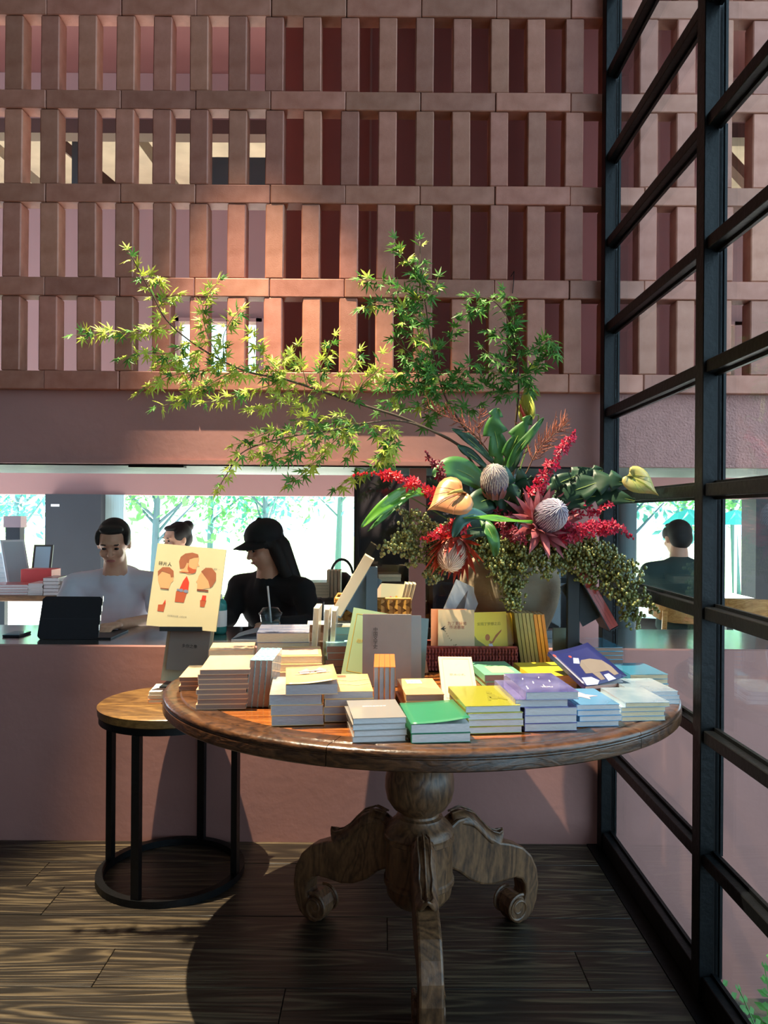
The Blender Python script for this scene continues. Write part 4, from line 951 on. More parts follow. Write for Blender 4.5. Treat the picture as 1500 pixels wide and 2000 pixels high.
def orchid(label, pts, mat, n, spread, sz, bare=.15):
    root = thing('orchid_spray', label, 'flower spray', VM, group='red orchid sprays in the bouquet')
    base = VM + Vector((rf.uniform(-.05, .05), rf.uniform(-.05, .02), 0))
    path = smooth_path([base] + [P(*p) for p in pts], 8); MB().tube(path, taper(len(path), .0026, .0009), 5).build('stem', M('orchid_stem', '#6b2f2a', .6), root)
    st = 8; buds = MB()
    for i in range(n):
        t = st + (len(path) - 1 - st) * ((i + rf.random()) / n); k = min(int(t), len(path) - 2); p = path[k].lerp(path[k + 1], t - int(t))
        fr_ = (t - st) / (len(path) - 1 - st)
        off = Vector((rf.uniform(-1, 1), rf.uniform(-1, .6), rf.uniform(-1, 1))) * spread * (1 - .55 * fr_)
        c = p + off; z = (off.normalized() * .8 + Vector((0, -1, .15))).normalized(); y = z.cross(Vector((rf.uniform(-1, 1), .2, 1))).normalized(); x = y.cross(z); s_ = sz * rf.uniform(.75, 1.15) * (1 - .35 * fr_)
        if fr_ > 1 - bare: buds.ell(p + off * .4, (.0035, .0035, .005), None, 6); continue
        o = link('flower', rf.choice(FM[mat.name]), root, True); o.matrix_basis = Matrix.Translation(-VM) @ frame(c, x * s_, y * s_, z * s_)
    if buds.v: tag(buds.build('buds', mat, root), kind='stuff')
orchid('scarlet orchid spray reaching left over the counter opening', [(905, 1000, 2.5), (865, 972, 2.45), (820, 952, 2.42), (780, 935, 2.40), (740, 925, 2.4), (690, 928, 2.4)], m_or2, 64, .022, .023, .2)
orchid('short wine red orchid spray rising at the left shoulder of the bouquet', [(900, 980, 2.52), (872, 950, 2.48), (855, 915, 2.46), (830, 880, 2.45)], m_or3, 30, .018, .02)
orchid('scarlet orchid cluster beneath the peach anthurium', [(910, 1030, 2.45), (880, 1035, 2.40), (850, 1045, 2.39), (820, 1052, 2.39)], m_or2, 30, .02, .02)
orchid('crimson orchid spray standing up in front of the plain wall at right', [(1035, 985, 2.5), (1050, 950, 2.46), (1072, 915, 2.45), (1095, 885, 2.45), (1112, 860, 2.45), (1124, 840, 2.45)], m_or, 50, .02, .023)
orchid('crimson orchid spray reaching right towards the glass partition', [(1085, 1045, 2.45), (1125, 1040, 2.42), (1165, 1032, 2.4), (1200, 1032, 2.38), (1235, 1050, 2.37)], m_or, 70, .026, .022)
orchid('dark wine orchid cluster in the lower centre of the bouquet', [(985, 1010, 2.5), (990, 1030, 2.43), (1005, 1045, 2.41), (1020, 1055, 2.41)], m_or3, 40, .028, .021, 0)
orchid('small crimson orchid sprig between the violet protea and the glass', [(1120, 1000, 2.46), (1150, 1000, 2.43), (1180, 995, 2.4), (1195, 985, 2.4)], m_or, 18, .018, .019)
# ---- green foliage
m_gl = M('glossy_green_leaf', '#3a6e2e', .45, var=.2, vs=14, trans=.2); m_gd = M('dark_green_leaf', '#1d3f28', .5, var=.25, vs=14, trans=.1); m_gb = M('bright_green_leaf', '#5f9a34', .3, var=.12, vs=8, coat=.3, trans=.3); m_gt = M('blue_green_leaf', '#3d6b62', .35, coat=.2, trans=.1)
def blade(label, pts, W_, mat, lobes=0, fold=.25, nrm=(0, -1, .35), name='leaf_stem', edge=.0):
    root = thing(name, label, 'leaf', VM, group='green leaves in the bouquet')
    path = smooth_path([P(*p) for p in pts], 14 if lobes else 8); n = len(path); nr = Vector(nrm).normalized(); vs = []; fs = []
    for i, p in enumerate(path):
        t = i / (n - 1); dr = (path[min(i + 1, n - 1)] - path[max(i - 1, 0)]).normalized(); sd = dr.cross(nr).normalized(); up = sd.cross(dr)
        w = W_ * (math.sin(math.pi * (t * .93 + .05)) ** .75)
        if lobes: w *= 1.12 - .62 * ((t * lobes * 1.6 + .35) % 1.) ** 1.4
        w = max(w, .001)
        for s_ in (-1, -.5, 0, .5, 1): vs.append(p + sd * s_ * w / 2 + up * abs(s_) * w * fold * (.25 if lobes else .4) + up * math.sin(t * 11 + s_ * 2) * .0035)
    for i in range(n - 1):
        for j in range(4): fs.append((i * 5 + j, i * 5 + j + 1, (i + 1) * 5 + j + 1, (i + 1) * 5 + j))
    o = MB().add(vs, fs).build('blade', mat, root, smooth=True); s_ = o.modifiers.new('thickness', 'SOLIDIFY'); s_.thickness = .0009
    MB().tube(path, taper(n, .0012, .0005), 5).build('midrib', M('leaf_midrib', '#8fa64f', .5), o)
    sp_ = smooth_path([VM, (VM * .5 + path[0] * .5) + Vector((0, .02, 0)), path[0]]); MB().tube(sp_, .0024, 5).build('stalk', M('leaf_stalk', '#4f6a30', .5), root)
blade('bright green strap leaf drooping left beside the dark window pane', [(850, 965, 2.45), (800, 962, 2.42), (750, 990, 2.39), (706, 1030, 2.37)], .045, m_gb, 0, .5)
blade('small pointed green leaf under the drooping strap leaf', [(800, 970, 2.43), (760, 1000, 2.41), (718, 1038, 2.4)], .018, m_gl)
blade('broad dark green leaf behind the peach anthurium', [(960, 960, 2.56), (920, 930, 2.52), (880, 915, 2.5), (845, 930, 2.48)], .085, m_gl)
blade('tall lobed green leaf standing up in the centre', [(975, 915, 2.56), (972, 870, 2.54), (965, 830, 2.53), (972, 797, 2.53)], .075, m_gl, 2, .2)
blade('lobed green leaf leaning right in the centre', [(985, 915, 2.54), (1000, 875, 2.52), (1018, 840, 2.51), (1038, 812, 2.5)], .06, m_gl, 2, .2)
blade('narrow green leaf arching right above the crimson orchids', [(990, 915, 2.52), (1010, 880, 2.5), (1035, 850, 2.49), (1062, 816, 2.49)], .03, m_gl)
blade('dark narrow leaf pointing up left from the bouquet', [(965, 905, 2.56), (935, 875, 2.55), (905, 850, 2.55), (882, 838, 2.55)], .032, m_gd)
blade('dark leaf reaching left below the dried brown sprig', [(955, 920, 2.56), (930, 895, 2.55), (905, 878, 2.55), (893, 870, 2.55)], .03, m_gd)
blade('long green leaf crossing behind the grey protea', [(990, 925, 2.56), (1005, 900, 2.55), (1020, 870, 2.55)], .035, m_gd)
blade('big dark lobed leaf reaching right towards the lime anthurium', [(1080, 975, 2.46), (1130, 955, 2.43), (1180, 940, 2.41), (1222, 942, 2.4)], .085, m_gd, 3, .15)
blade('dark lobed leaf below the lime anthurium', [(1085, 985, 2.46), (1130, 975, 2.43), (1180, 968, 2.41), (1240, 978, 2.38)], .07, m_gd, 3, .15)
blade('dark lobed leaf above the right orchid sprig', [(1060, 960, 2.48), (1100, 940, 2.46), (1140, 925, 2.45), (1178, 918, 2.44)], .06, m_gd, 2, .15)
blade('blue green folded leaf under the peach anthurium', [(955, 1015, 2.42), (925, 1005, 2.38), (900, 1018, 2.37), (885, 1050, 2.37)], .045, m_gt, 0, .4)
blade('green leaf hanging down over the vase', [(940, 1012, 2.42), (955, 1035, 2.38), (965, 1060, 2.37), (967, 1088, 2.37)], .04, m_gl, 0, .4)
blade('flat green leaf across the centre below the violet protea', [(1040, 1020, 2.4), (1000, 1018, 2.37), (950, 1012, 2.36), (905, 1012, 2.36)], .026, m_gb, 0, .3, (0, -.6, .8))
blade('dark leaf filling the left centre of the bouquet', [(990, 990, 2.53), (960, 975, 2.5), (930, 985, 2.48), (905, 1005, 2.47)], .08, m_gd)
blade('dark leaf filling the middle of the bouquet', [(1000, 1000, 2.53), (1015, 975, 2.5), (1030, 955, 2.48), (1045, 945, 2.48)], .085, m_gd)
blade('dark leaf below the grey protea', [(1000, 1010, 2.52), (990, 985, 2.49), (1000, 965, 2.47), (1015, 955, 2.47)], .08, m_gd)
blade('dark leaf at the right centre behind the pink bracts', [(1050, 1010, 2.52), (1090, 985, 2.5), (1120, 975, 2.49), (1150, 985, 2.48)], .08, m_gd)
blade('dark leaf low at the right above the berries', [(1050, 1040, 2.52), (1090, 1035, 2.5), (1130, 1045, 2.48), (1160, 1065, 2.47)], .07, m_gd)
blade('dark leaf low at the left above the berries', [(980, 1040, 2.5), (940, 1030, 2.47), (900, 1040, 2.46), (870, 1060, 2.46)], .07, m_gd)
blade('thin blue green leaf hanging beside the pink mullion', [(900, 1060, 2.5), (860, 1090, 2.49), (838, 1125, 2.48), (832, 1140, 2.48)], .018, m_gt)
for k in range(14):
    a = rf.uniform(0, 6.28); rr = rf.uniform(30, 105); cx_, cy_ = 1010 + rr * math.cos(a) * 1.15, 985 + rr * math.sin(a) * .55
    x2, y2 = cx_ + 38 * math.cos(a) + rf.uniform(-12, 12), cy_ + 26 * math.sin(a) + rf.uniform(-14, 10)
    blade('small dark green filler leaf deep inside the bouquet', [(cx_ * .6 + 404, cy_ * .6 + 396, 2.56), (cx_, cy_, 2.5), (x2, y2, 2.47)], rf.uniform(.022, .045), rf.choice((m_gd, m_gd, m_gl, m_gt)))
# ---- dried brown plumes
def plume(label, pts, n, ln, mat):
    root = thing('dried_plume', label, 'dried plant', VM, group='dried brown plumes in the bouquet')
    path = smooth_path([VM] + [P(*p) for p in pts], 8); MB().tube(path, taper(len(path), .003, .0012), 5).build('stem', M('dried_stem', '#6e4a34', .8), root)
    sp_ = MB(); st = len(path) // 2
    for i in range(n):
        t = st + (len(path) - 2 - st) * i / n; k = int(t); p = path[k]; dr = (path[k + 1] - path[k]).normalized()
        o = Vector((rf.uniform(-1, 1), rf.uniform(-1, 1), rf.uniform(-.6, 1))); o = (o - dr * o.dot(dr)).normalized()
        e = p + (dr * .75 + o * .9).normalized() * ln * rf.uniform(.5, 1.25)
        mid = p.lerp(e, .55) + o * .004
        sp_.tube([p, mid, e], [.0009, .0017, .0005], 4, False)
        for q_ in range(3):
            f = .35 + .2 * q_; c = p.lerp(e, f); sp_.tube([c, c + (dr * .5 + Vector((rf.uniform(-1, 1), rf.uniform(-1, 1), rf.uniform(-1, 1)))).normalized() * .011], [.0009, .0003], 3, False)
    tag(sp_.build('spikelets', mat, root), kind='stuff')
m_dr = M('rusty_dried_spikelet', '#8a4a34', .8, rnd=.1)
plume('rusty dried plume curling left above the peach anthurium', [(975, 930, 2.6), (945, 870, 2.57), (905, 830, 2.55), (865, 810, 2.54), (830, 795, 2.54)], 40, .05, m_dr)
plume('short rusty plume standing left of the tall lobed leaf', [(970, 930, 2.6), (945, 880, 2.58), (935, 840, 2.57), (938, 800, 2.57)], 26, .045, m_dr)
plume('rusty dried plume fanning right above the crimson orchids', [(1010, 960, 2.6), (1030, 920, 2.57), (1050, 880, 2.55), (1080, 850, 2.54), (1108, 828, 2.54)], 60, .06, m_dr)
plume('small dried plume behind the lobed leaves', [(1000, 950, 2.62), (1010, 900, 2.6), (1020, 860, 2.6), (1018, 825, 2.6)], 24, .04, m_dr)
# ---- trailing green berries
m_be = M('olive_green_berry', '#5a6130', .25, var=.2, vs=80, coat=.6, col2='#858948')
def berries(label, paths, dens, drop, sz=.0056):
    root = thing('berry_spray', label, 'berry spray', VM, group='trailing green berry sprays')
    st = MB(); be = MB()
    for pts in paths:
        path = smooth_path([P(*p) for p in pts], 8); st.tube(path, taper(len(path), .0018, .0008), 4)
        L_ = sum((path[i + 1] - path[i]).length for i in range(len(path) - 1)); m = int(L_ * dens)
        for i in range(m):
            t = (len(path) - 1) * (i + rf.random()) / m; k = min(int(t), len(path) - 2); p = path[k].lerp(path[k + 1], t - k)
            e = p + Vector((rf.uniform(-1, 1), rf.uniform(-1, .8), rf.uniform(-1.2, .7))) * drop
            st.tube([p, (p + e) / 2 + Vector((0, 0, .004)), e], .0006, 3, False)
            for q_ in range(rf.choice((2, 3, 3))):
                c = e + Vector((rf.uniform(-1, 1), rf.uniform(-1, 1), rf.uniform(-1, .6))) * .011
                r_ = sz * rf.uniform(.8, 1.15); be.ell(c, (r_, r_, r_ * 1.1), None, 7)
    a = st.build('stalks', M('berry_stalk', '#6a6a34', .7), root); tag(a, kind='stuff')
    tag(be.build('berries', m_be, root, smooth=True), kind='stuff')
b0 = (1000, 1085, 2.6)
berries('olive berry spray reaching left in front of the pink mullion', [[(960, 1062, 2.55), (900, 1040, 2.5), (850, 1025, 2.46), (800, 1040, 2.44), (745, 1070, 2.43)], [(930, 1060, 2.52), (870, 1060, 2.48), (820, 1050, 2.46), (775, 1055, 2.45)], [(900, 1060, 2.5), (850, 1075, 2.47), (815, 1085, 2.46), (790, 1080, 2.46)], [(930, 1070, 2.52), (880, 1085, 2.48), (850, 1105, 2.46), (835, 1125, 2.46)], [(860, 1030, 2.46), (810, 1010, 2.45), (785, 1005, 2.45)]], 300, .026)
berries('berry cluster hanging down the front of the vase', [[b0, (985, 1095, 2.5), (990, 1140, 2.47), (1010, 1185, 2.46)], [b0, (970, 1085, 2.5), (965, 1105, 2.48), (985, 1130, 2.47)], [b0, (1010, 1090, 2.5), (1010, 1130, 2.48), (1005, 1160, 2.47)]], 330, .024)
berries('broad mass of olive berries over the vase shoulder', [[b0, (1040, 1060, 2.5), (1060, 1085, 2.46), (1070, 1115, 2.46)], [b0, (1060, 1050, 2.5), (1095, 1075, 2.46), (1110, 1105, 2.45)], [b0, (1080, 1050, 2.5), (1130, 1065, 2.46), (1150, 1095, 2.44)], [b0, (1000, 1055, 2.48), (980, 1075, 2.46), (965, 1095, 2.46)], [b0, (1020, 1055, 2.48), (1025, 1080, 2.45), (1040, 1105, 2.45)], [b0, (960, 1055, 2.5), (940, 1070, 2.48), (925, 1075, 2.48)], [b0, (1100, 1055, 2.5), (1150, 1060, 2.46), (1185, 1080, 2.44)]], 420, .032)
berries('berry spray trailing right and down by the glass partition', [[(1090, 1065, 2.52), (1150, 1075, 2.46), (1200, 1110, 2.42), (1235, 1150, 2.4), (1265, 1185, 2.39)], [(1100, 1075, 2.52), (1160, 1100, 2.45), (1205, 1140, 2.42), (1225, 1180, 2.41), (1232, 1212, 2.41)], [(1100, 1070, 2.5), (1150, 1090, 2.46), (1185, 1125, 2.43), (1205, 1160, 2.42)], [(1120, 1065, 2.5), (1180, 1075, 2.44), (1225, 1095, 2.41), (1245, 1120, 2.4)], [(1090, 1080, 2.5), (1130, 1105, 2.46), (1160, 1135, 2.44)]], 320, .026)
# ================================================================== people in the cafe
def capsule(mb, p, q, r0, r1, n=12):
    p, q = Vector(p), Vector(q); pts = []; rad = []
    d = (q - p); L_ = d.length; d = d / L_ if L_ > 1e-6 else Vector((0, 0, 1))
    for a in (-90, -60, -30): pts.append(p + d * r0 * math.sin(R(a))); rad.append(max(.0005, r0 * math.cos(R(a))))
    pts.append(p); rad.append(r0); pts.append(q); rad.append(r1)
    for a in (30, 60, 90): pts.append(q + d * r1 * math.sin(R(a))); rad.append(max(.0005, r1 * math.cos(R(a))))
    mb.tube(pts, rad, n)
def fuse(mb, voxel, smooth=6):
    me = mb.mesh('body'); o = bpy.data.objects.new('tmp', me); COL.objects.link(o)
    a = o.modifiers.new('r', 'REMESH'); a.mode = 'VOXEL'; a.voxel_size = voxel; a.use_smooth_shade = True
    b = o.modifiers.new('s', 'SMOOTH'); b.iterations = smooth; b.factor = .5
    dg = bpy.context.evaluated_depsgraph_get(); out = bpy.data.meshes.new_from_object(o.evaluated_get(dg))
    bpy.data.objects.remove(o); out.polygons.foreach_set('use_smooth', [True] * len(out.polygons)); return out
m_skin = M('warm_skin', '#c99a7e', .55, var=.05, vs=20); m_hairb = M('black_hair', '#15120f', .75, var=.3, vs=40, stretch=(6, 6, 1))
m_eye = M('dark_eye', '#1a1210', .2); m_lip = M('lips', '#a8625a', .5)
def person(label, base, facing, head, hpitch, hyaw, cloth, hands, voxel=.0065, hair='short', pants=None, sleeves='short', lean=.06, cap=None, shoulders=.19, hair_mat=None):
    """seated figure; base = point under the hips on the floor; facing = yaw of the chest (0 looks towards -Y)"""
    root = thing('person', label, 'person', base)
    RZ = Matrix.Rotation(facing, 3, 'Z'); B = Vector(base)
    def L(x, y, z): return B + RZ @ Vector((x, y, 0)) + Vector((0, 0, z))      # x to the figure's left in view, -y forward
    H_ = Vector(head); nk = H_ + Vector((0, .03, -.15)) @ Matrix.Identity(3)
    nk = H_ + RZ @ Vector((0, .035, 0)) + Vector((0, 0, -.13))
    ch = L(0, -lean * .9, .0); ch.z = nk.z - .14; ch = Vector(((nk.x + B.x) / 2 * .6 + nk.x * .4, (nk.y * .7 + B.y * .3), nk.z - .15))
    pel = L(0, 0, .53); sh = [nk + RZ @ Vector((s * shoulders, .02, 0)) + Vector((0, 0, -.085)) for s in (-1, 1)]
    body = MB(); shirt = MB(); pant = MB()
    def two(f, grow, mbs):
        for m_, g in mbs: f(m_, g * grow)
    wst = (pel + ch) / 2
    for mb, g in ((body, 0.), (shirt, .014)):
        for (c, r_) in ((pel + Vector((0, 0, .06)), (.155, .115, .13)), (wst, (.135, .10, .15)), (ch, (.165, .115, .16))):
            mb.ell(c, tuple(x + g for x in r_), RZ, 20)
        for s_ in sh: capsule(mb, ch + Vector((0, 0, .06)), s_, .085 + g, .056 + g)
        capsule(mb, nk + Vector((0, 0, -.07)), nk + Vector((0, 0, -.01 if g else .06)), .066 + g * .6, (.056 if not g else .058))
    for i, (s_, hd) in enumerate(zip(sh, hands)):
        hd = Vector(hd); mid = (s_ + hd) / 2; sd = -1 if i == 0 else 1
        el = mid + RZ @ Vector((sd * .07, .09, 0)) + Vector((0, 0, -.09))
        capsule(body, s_, el, .048, .038); capsule(body, el, hd, .037, .024)
        if sleeves == 'short': capsule(shirt, s_, s_.lerp(el, .62), .064, .060)
        else: capsule(shirt, s_, el, .064, .052); capsule(shirt, el, el.lerp(hd, .9), .050, .038)
        fd = (hd - el); fd.z *= .2; fd.normalize(); sdv = fd.cross(Vector((0, 0, 1)))
        pm2 = hd + fd * .045; body.ell(pm2, (.038, .045, .016), Matrix((sdv, fd, Vector((0, 0, 1)))).transposed(), 12)
        for k in range(4):
            b0_ = hd + fd * .078 + sdv * (-.029 + .019 * k); ln = (.030, .036, .034, .026)[k]
            kn = b0_ + fd * ln + Vector((0, 0, -.004)); tp = kn + fd * ln * .7 + Vector((0, 0, -.018))
            capsule(body, b0_ - fd * .02, kn, .0095, .0088, 8); capsule(body, kn, tp, .0088, .0075, 8)
        th = -sd; b0_ = hd + fd * .03 + sdv * (.03 * (1 if sdv.dot(RZ @ Vector((sd, 0, 0))) < 0 else -1)); ot = sdv * (1 if sdv.dot(RZ @ Vector((sd, 0, 0))) < 0 else -1)
        capsule(body, b0_, b0_ + (fd + ot).normalized() * .034, .0115, .0100, 8); capsule(body, b0_ + (fd + ot).normalized() * .034, b0_ + (fd + ot).normalized() * .034 + fd * .026, .0098, .0082, 8)
    for s_ in (-1, 1):
        hip = pel + RZ @ Vector((s_ * .085, -.02, -.0)); kn = L(s_ * .12, -.42, .51); an = L(s_ * .12, -.34, .09); toe = L(s_ * .13, -.50, .035)
        for mb, g in ((body, 0.), (pant, .013)):
            capsule(mb, hip, kn, .082 + g, .056 + g); capsule(mb, kn, an, .054 + g, .036 + g)
        capsule(body, L(s_ * .12, -.31, .04), toe, .036, .030)
    for c, r_ in ((pel + Vector((0, 0, .02)), (.165, .13, .13)),): pant.ell(c, r_, RZ, 20)
    # head
    RH = RZ @ Matrix.Rotation(hyaw, 3, 'Z') @ Matrix.Rotation(hpitch, 3, 'X')
    def hp(x, y, z): return H_ + RH @ Vector((x, y, z))
    body.ell(hp(0, .012, .022), (.074, .092, .090), RH, 24); body.ell(hp(0, -.022, -.045), (.054, .062, .062), RH, 20); body.ell(hp(0, -.045, -.088), (.026, .026, .018), RH, 12)
    capsule(body, nk, hp(0, .02, -.03), .056, .052)
    capsule(body, hp(0, -.082, .012), hp(0, -.100, -.022), .0085, .0125, 10); body.ell(hp(0, -.076, .03), (.05, .014, .010), RH, 12)
    for s_ in (-1, 1):
        body.ell(hp(s_ * .075, .012, -.005), (.010, .019, .032), RH, 12); body.ell(hp(s_ * .012, -.092, -.024), (.008, .009, .006), RH, 8); body.ell(hp(s_ * .036, -.060, -.025), (.024, .022, .022), RH, 12)
    body.ell(hp(0, -.078, -.055), (.024, .011, .011), RH, 12)
    bm_ = fuse(body, voxel, 4); bm_.materials.append(m_skin); bo = link('body', bm_, root, True); bo.location = -B
    me = fuse(shirt, voxel * 1.3, 5); me.materials.append(cloth); q = link('shirt', me, root, True); q.location = -B
    me = fuse(pant, voxel * 1.4, 5); me.materials.append(pants or M('dark_trousers', '#23252b', .8)); q = link('trousers', me, root, True); q.location = -B
    for s_ in (-1, 1):
        MB().ell(hp(s_ * .030, -.080, .008), (.012, .006, .0062), RH, 10).build('eye', m_eye, root, smooth=True)
        MB().ell(hp(s_ * .030, -.083, .030), (.017, .005, .0035), RH, 8).build('eyebrow', m_hairb, root, smooth=True)
    MB().ell(hp(0, -.088, -.054), (.022, .006, .006), RH, 10).build('lips', m_lip, root, smooth=True)
    h = MB()
    h.ell(hp(0, .030, .040), (.081, .090, .084), RH, 24); h.ell(hp(0, .055, .0), (.076, .062, .075), RH, 20); h.ell(hp(0, -.030, .090), (.060, .042, .020), RH, 16)
    for s_ in (-1, 1): h.ell(hp(s_ * .070, -.005, .035), (.016, .05, .04), RH, 12)
    if hair == 'bun': h.ell(hp(0, .105, .075), (.046, .042, .042), RH, 14)
    if hair == 'long':
        for s_ in (-1, 1): capsule(h, hp(s_ * .066, .02, .0), hp(s_ * .082, .03, -.17), .036, .030); capsule(h, hp(s_ * .03, .07, -.02), hp(s_ * .04, .08, -.22), .055, .045)
    me = fuse(h, .007, 3); me.materials.append(hair_mat or m_hairb); q = link('hair', me, root, True); q.location = -B
    if cap:
        c = MB(); c.ell(hp(0, .018, .060), (.094, .104, .082), RH, 28); c.ell(hp(0, .018, .145), (.012, .012, .008), RH, 10)
        me = fuse(c, .006, 3); me.materials.append(cap); q = link('cap', me, root, True); q.location = -B
        br = []; n = 12; vs = []; fs = []
        for i in range(n + 1):
            t = R(200 + 140 * i / n); 
            for rr, zz in ((.088, .062), (.150, .046)): vs.append(hp(rr * .98 * math.cos(t), .01 + rr * 1.08 * math.sin(t), zz - .02 * abs(math.cos(t))))
        fs = [(2 * i, 2 * i + 1, 2 * i + 3, 2 * i + 2) for i in range(n)]
        o = MB().add(vs, fs).build('cap_brim', cap, root, smooth=True); s3 = o.modifiers.new('thickness', 'SOLIDIFY'); s3.thickness = .004
    return root
def stool(label, x, y, h=.45):
    t = thing('stool', label, 'stool', (x, y, 0), group='cafe stools at the counter')
    MB().lathe([(0, h - .03), (.17, h - .03), (.175, h - .02), (.17, h), (0, h)], (x, y, 0), 28).build('seat', m_std, t, angle=40)
    for a in (45, 135, 225, 315):
        d = Vector((math.cos(R(a)), math.sin(R(a)), 0)); MB().tube([Vector((x, y, h - .03)) + d * .13, Vector((x, y, 0)) + d * .18], .011, 8).build('leg', m_std, t)
CT = .757
p1 = U(222, 1062, 3.86)
person('person in a white T-shirt seated behind the counter looking down at a tablet', (p1.x - .02, 4.13, 0), R(4), p1, R(22), R(4), M('white_cotton_shirt', '#ccd0de', .9), ((p1.x - .13, 3.50, CT + .02), (p1.x + .17, 3.46, CT + .02)), shoulders=.2)
stool('black stool under the person in white', p1.x - .02, 4.14)
p2 = U(516, 1068, 3.88)
person('person in black clothes and black cap seated behind the counter', (p2.x + .03, 4.13, 0), R(-30), p2, R(20), R(-22), M('black_hoodie', '#17191d', .9), ((p2.x - .19, 3.52, CT + .02), (p2.x + .12, 3.50, CT + .02)), hair='long', sleeves='long', cap=M('black_cap_cloth', '#101216', .8), shoulders=.2)
stool('black stool under the person in the black cap', p2.x + .03, 4.14)
p3 = U(345, 1054, 5.4)
person('person in a dark teal top with hair in a bun, further back', (p3.x, 5.55, 0), R(-35), p3, R(12), R(-10), M('dark_teal_shirt', '#1f5350', .9), ((p3.x - .2, 5.2, .72), (p3.x + .12, 5.2, .72)), voxel=.009, hair='bun')
stool('black stool under the person with the hair bun', p3.x, 5.56)
p4 = U(1322, 1052, 5.0)
person('person in a dark green T-shirt seen from behind through the glass', (p4.x, 4.90, 0), R(180), p4, R(8), R(6), M('dark_green_shirt', '#2c423f', .9), ((p4.x + .16, 5.38, .73), (p4.x - .16, 5.38, .73)), voxel=.009)
# ---- bentwood chairs
m_bent = WOOD('honey_bentwood', '#a8743a', '#d6a562', scale=2, stretch=(1, 6, 6), rough=.35, coat=.2, bump=.05)
def chair(label, x, y, yaw):
    t = thing('cafe_chair', label, 'chair', (x, y, 0), group='honey bentwood cafe chairs')
    f = Matrix.Translation((x, y, 0)) @ Matrix.Rotation(yaw, 4, 'Z')
    def put(mb, nm, **k): mb.v = [tuple(f @ Vector(v)) for v in mb.v]; return mb.build(nm, m_bent, t, **k)
    put(MB().prism([(.22 * math.cos(a) * (1 if math.sin(a) < 0 else .92), .21 * math.sin(a)) for a in [2 * math.pi * i / 24 for i in range(24)]], .43, .452, Matrix.Identity(4)), 'seat')
    vs = []; fs = []; n = 14
    for i in range(n + 1):
        a = R(200 + 140 * i / n); e = abs(i / n - .5) * 2; hh = .075 * (1 - e ** 4 * .75)
        for rr in (.235, .247):
            for z in (-hh, hh): vs.append((rr * 1.02 * math.cos(a), rr * math.sin(a) + .03 - .02, .70 + z))
    for i in range(n):
        o = i * 4; q = o + 4; fs += [(o, o + 1, q + 1, q), (o + 2, q + 2, q + 3, o + 3), (o + 1, o + 3, q + 3, q + 1), (o, q, q + 2, o + 2)]
    fs += [(0, 2, 3, 1), (n * 4, n * 4 + 1, n * 4 + 3, n * 4 + 2)]
    put(MB().add(vs, fs), 'backrest', smooth=False)
    for sx, sy, top in ((-.16, .14, .43), (.16, .14, .43), (-.17, -.15, .70), (.17, -.15, .70)):
        put(MB().tube([(sx * 1.12, sy * 1.2, 0), (sx, sy, .43)] + ([(sx * 1.02, sy * 1.28, top)] if top > .5 else []), .016, 8), 'leg')
chair('honey bentwood chair the person in dark green sits on', p4.x, 4.92, 0)
c2 = U(1448, 1180, 4.9); chair('empty honey bentwood chair beside the person in dark green', c2.x, 4.95, R(-15))
m_tw = WOOD('brown_table_wood', '#5d4029', '#8d6844', scale=2, stretch=(1, 6, 6), rough=.4)
def ctable(label, x0, x1, y0, y1, h, mat=m_tw):
    t = thing('cafe_table', label, 'table', ((x0 + x1) / 2, (y0 + y1) / 2, 0))
    MB().box((x0, y0, h - .035), (x1, y1, h), bev=.004).build('tabletop', mat, t)
    for x in (x0 + .05, x1 - .05):
        for y in (y0 + .05, y1 - .05): MB().box((x - .025, y - .025, 0), (x + .025, y + .025, h - .036)).build('leg', m_std, t)
ctable('wooden table in front of the person in dark green', p4.x - .5, p4.x + .75, 5.2, 5.85, .70)
# ---- things on the counter
tp = U(132, 1251, 3.22); tpx0, tpx1 = U(78, 1251, 3.2).x, U(196, 1251, 3.2).x
m_tab = M('black_tablet_case', '#15161b', .55); m_scr = M('grey_screen_glass', '#30343a', .1)
tb_ = thing('tablet', 'black tablet in a folding case propped on the counter', 'tablet', (tp.x, 3.2, CT))
f = frame((tpx0, 3.17, CT - .001), (1, 0, 0), (0, .32, .947))
MB().prism([(.0, .012), (.012, 0), (tpx1 - tpx0 - .012, 0), (tpx1 - tpx0, .012), (tpx1 - tpx0, .168), (tpx1 - tpx0 - .012, .18), (.012, .18), (0, .168)], -.009, 0, f).build('case', m_tab, tb_)
MB().prism([(.008, .085), (tpx1 - tpx0 - .008, .085), (tpx1 - tpx0 - .008, .0865), (.008, .0865)], 0, .0008, f).build('case_fold', M('fold_line', '#2a2c33', .6), tb_)
MB().prism([(.008, .008), (tpx1 - tpx0 - .008, .008), (tpx1 - tpx0 - .008, .172), (.008, .172)], -.0105, -.009, f).build('screen', m_scr, tb_)
for k in range(4): MB().box((tpx1 - .0005, 3.18 + .0145 * k * 1.0, CT + .035 + .038 * k), (tpx1 + .0015, 3.186 + .0145 * k, CT + .058 + .038 * k)).build('side_button', M('silver_button', '#c8ccd2', .3, metal=.8), tb_)
MB().box((tpx0 + .01, 3.18, CT - .0015), (tpx1 + .05, 3.40, CT + .005)).build('keyboard_flap', m_tab, tb_)
ph = G(32, 1240, CT)
pn = thing('phone', 'silver phone with a dark screen lying flat on the counter', 'phone', (ph.x, ph.y, CT))
MB().box((ph.x - .036, ph.y - .05, CT - .0015), (ph.x + .036, ph.y + .06, CT + .007), bev=.002).build('body', M('dark_phone_body', '#23252c', .4), pn)
MB().box((ph.x - .034, ph.y - .048, CT + .007), (ph.x + .034, ph.y + .058, CT + .008)).build('screen', M('phone_screen', '#5b7f86', .06), pn)
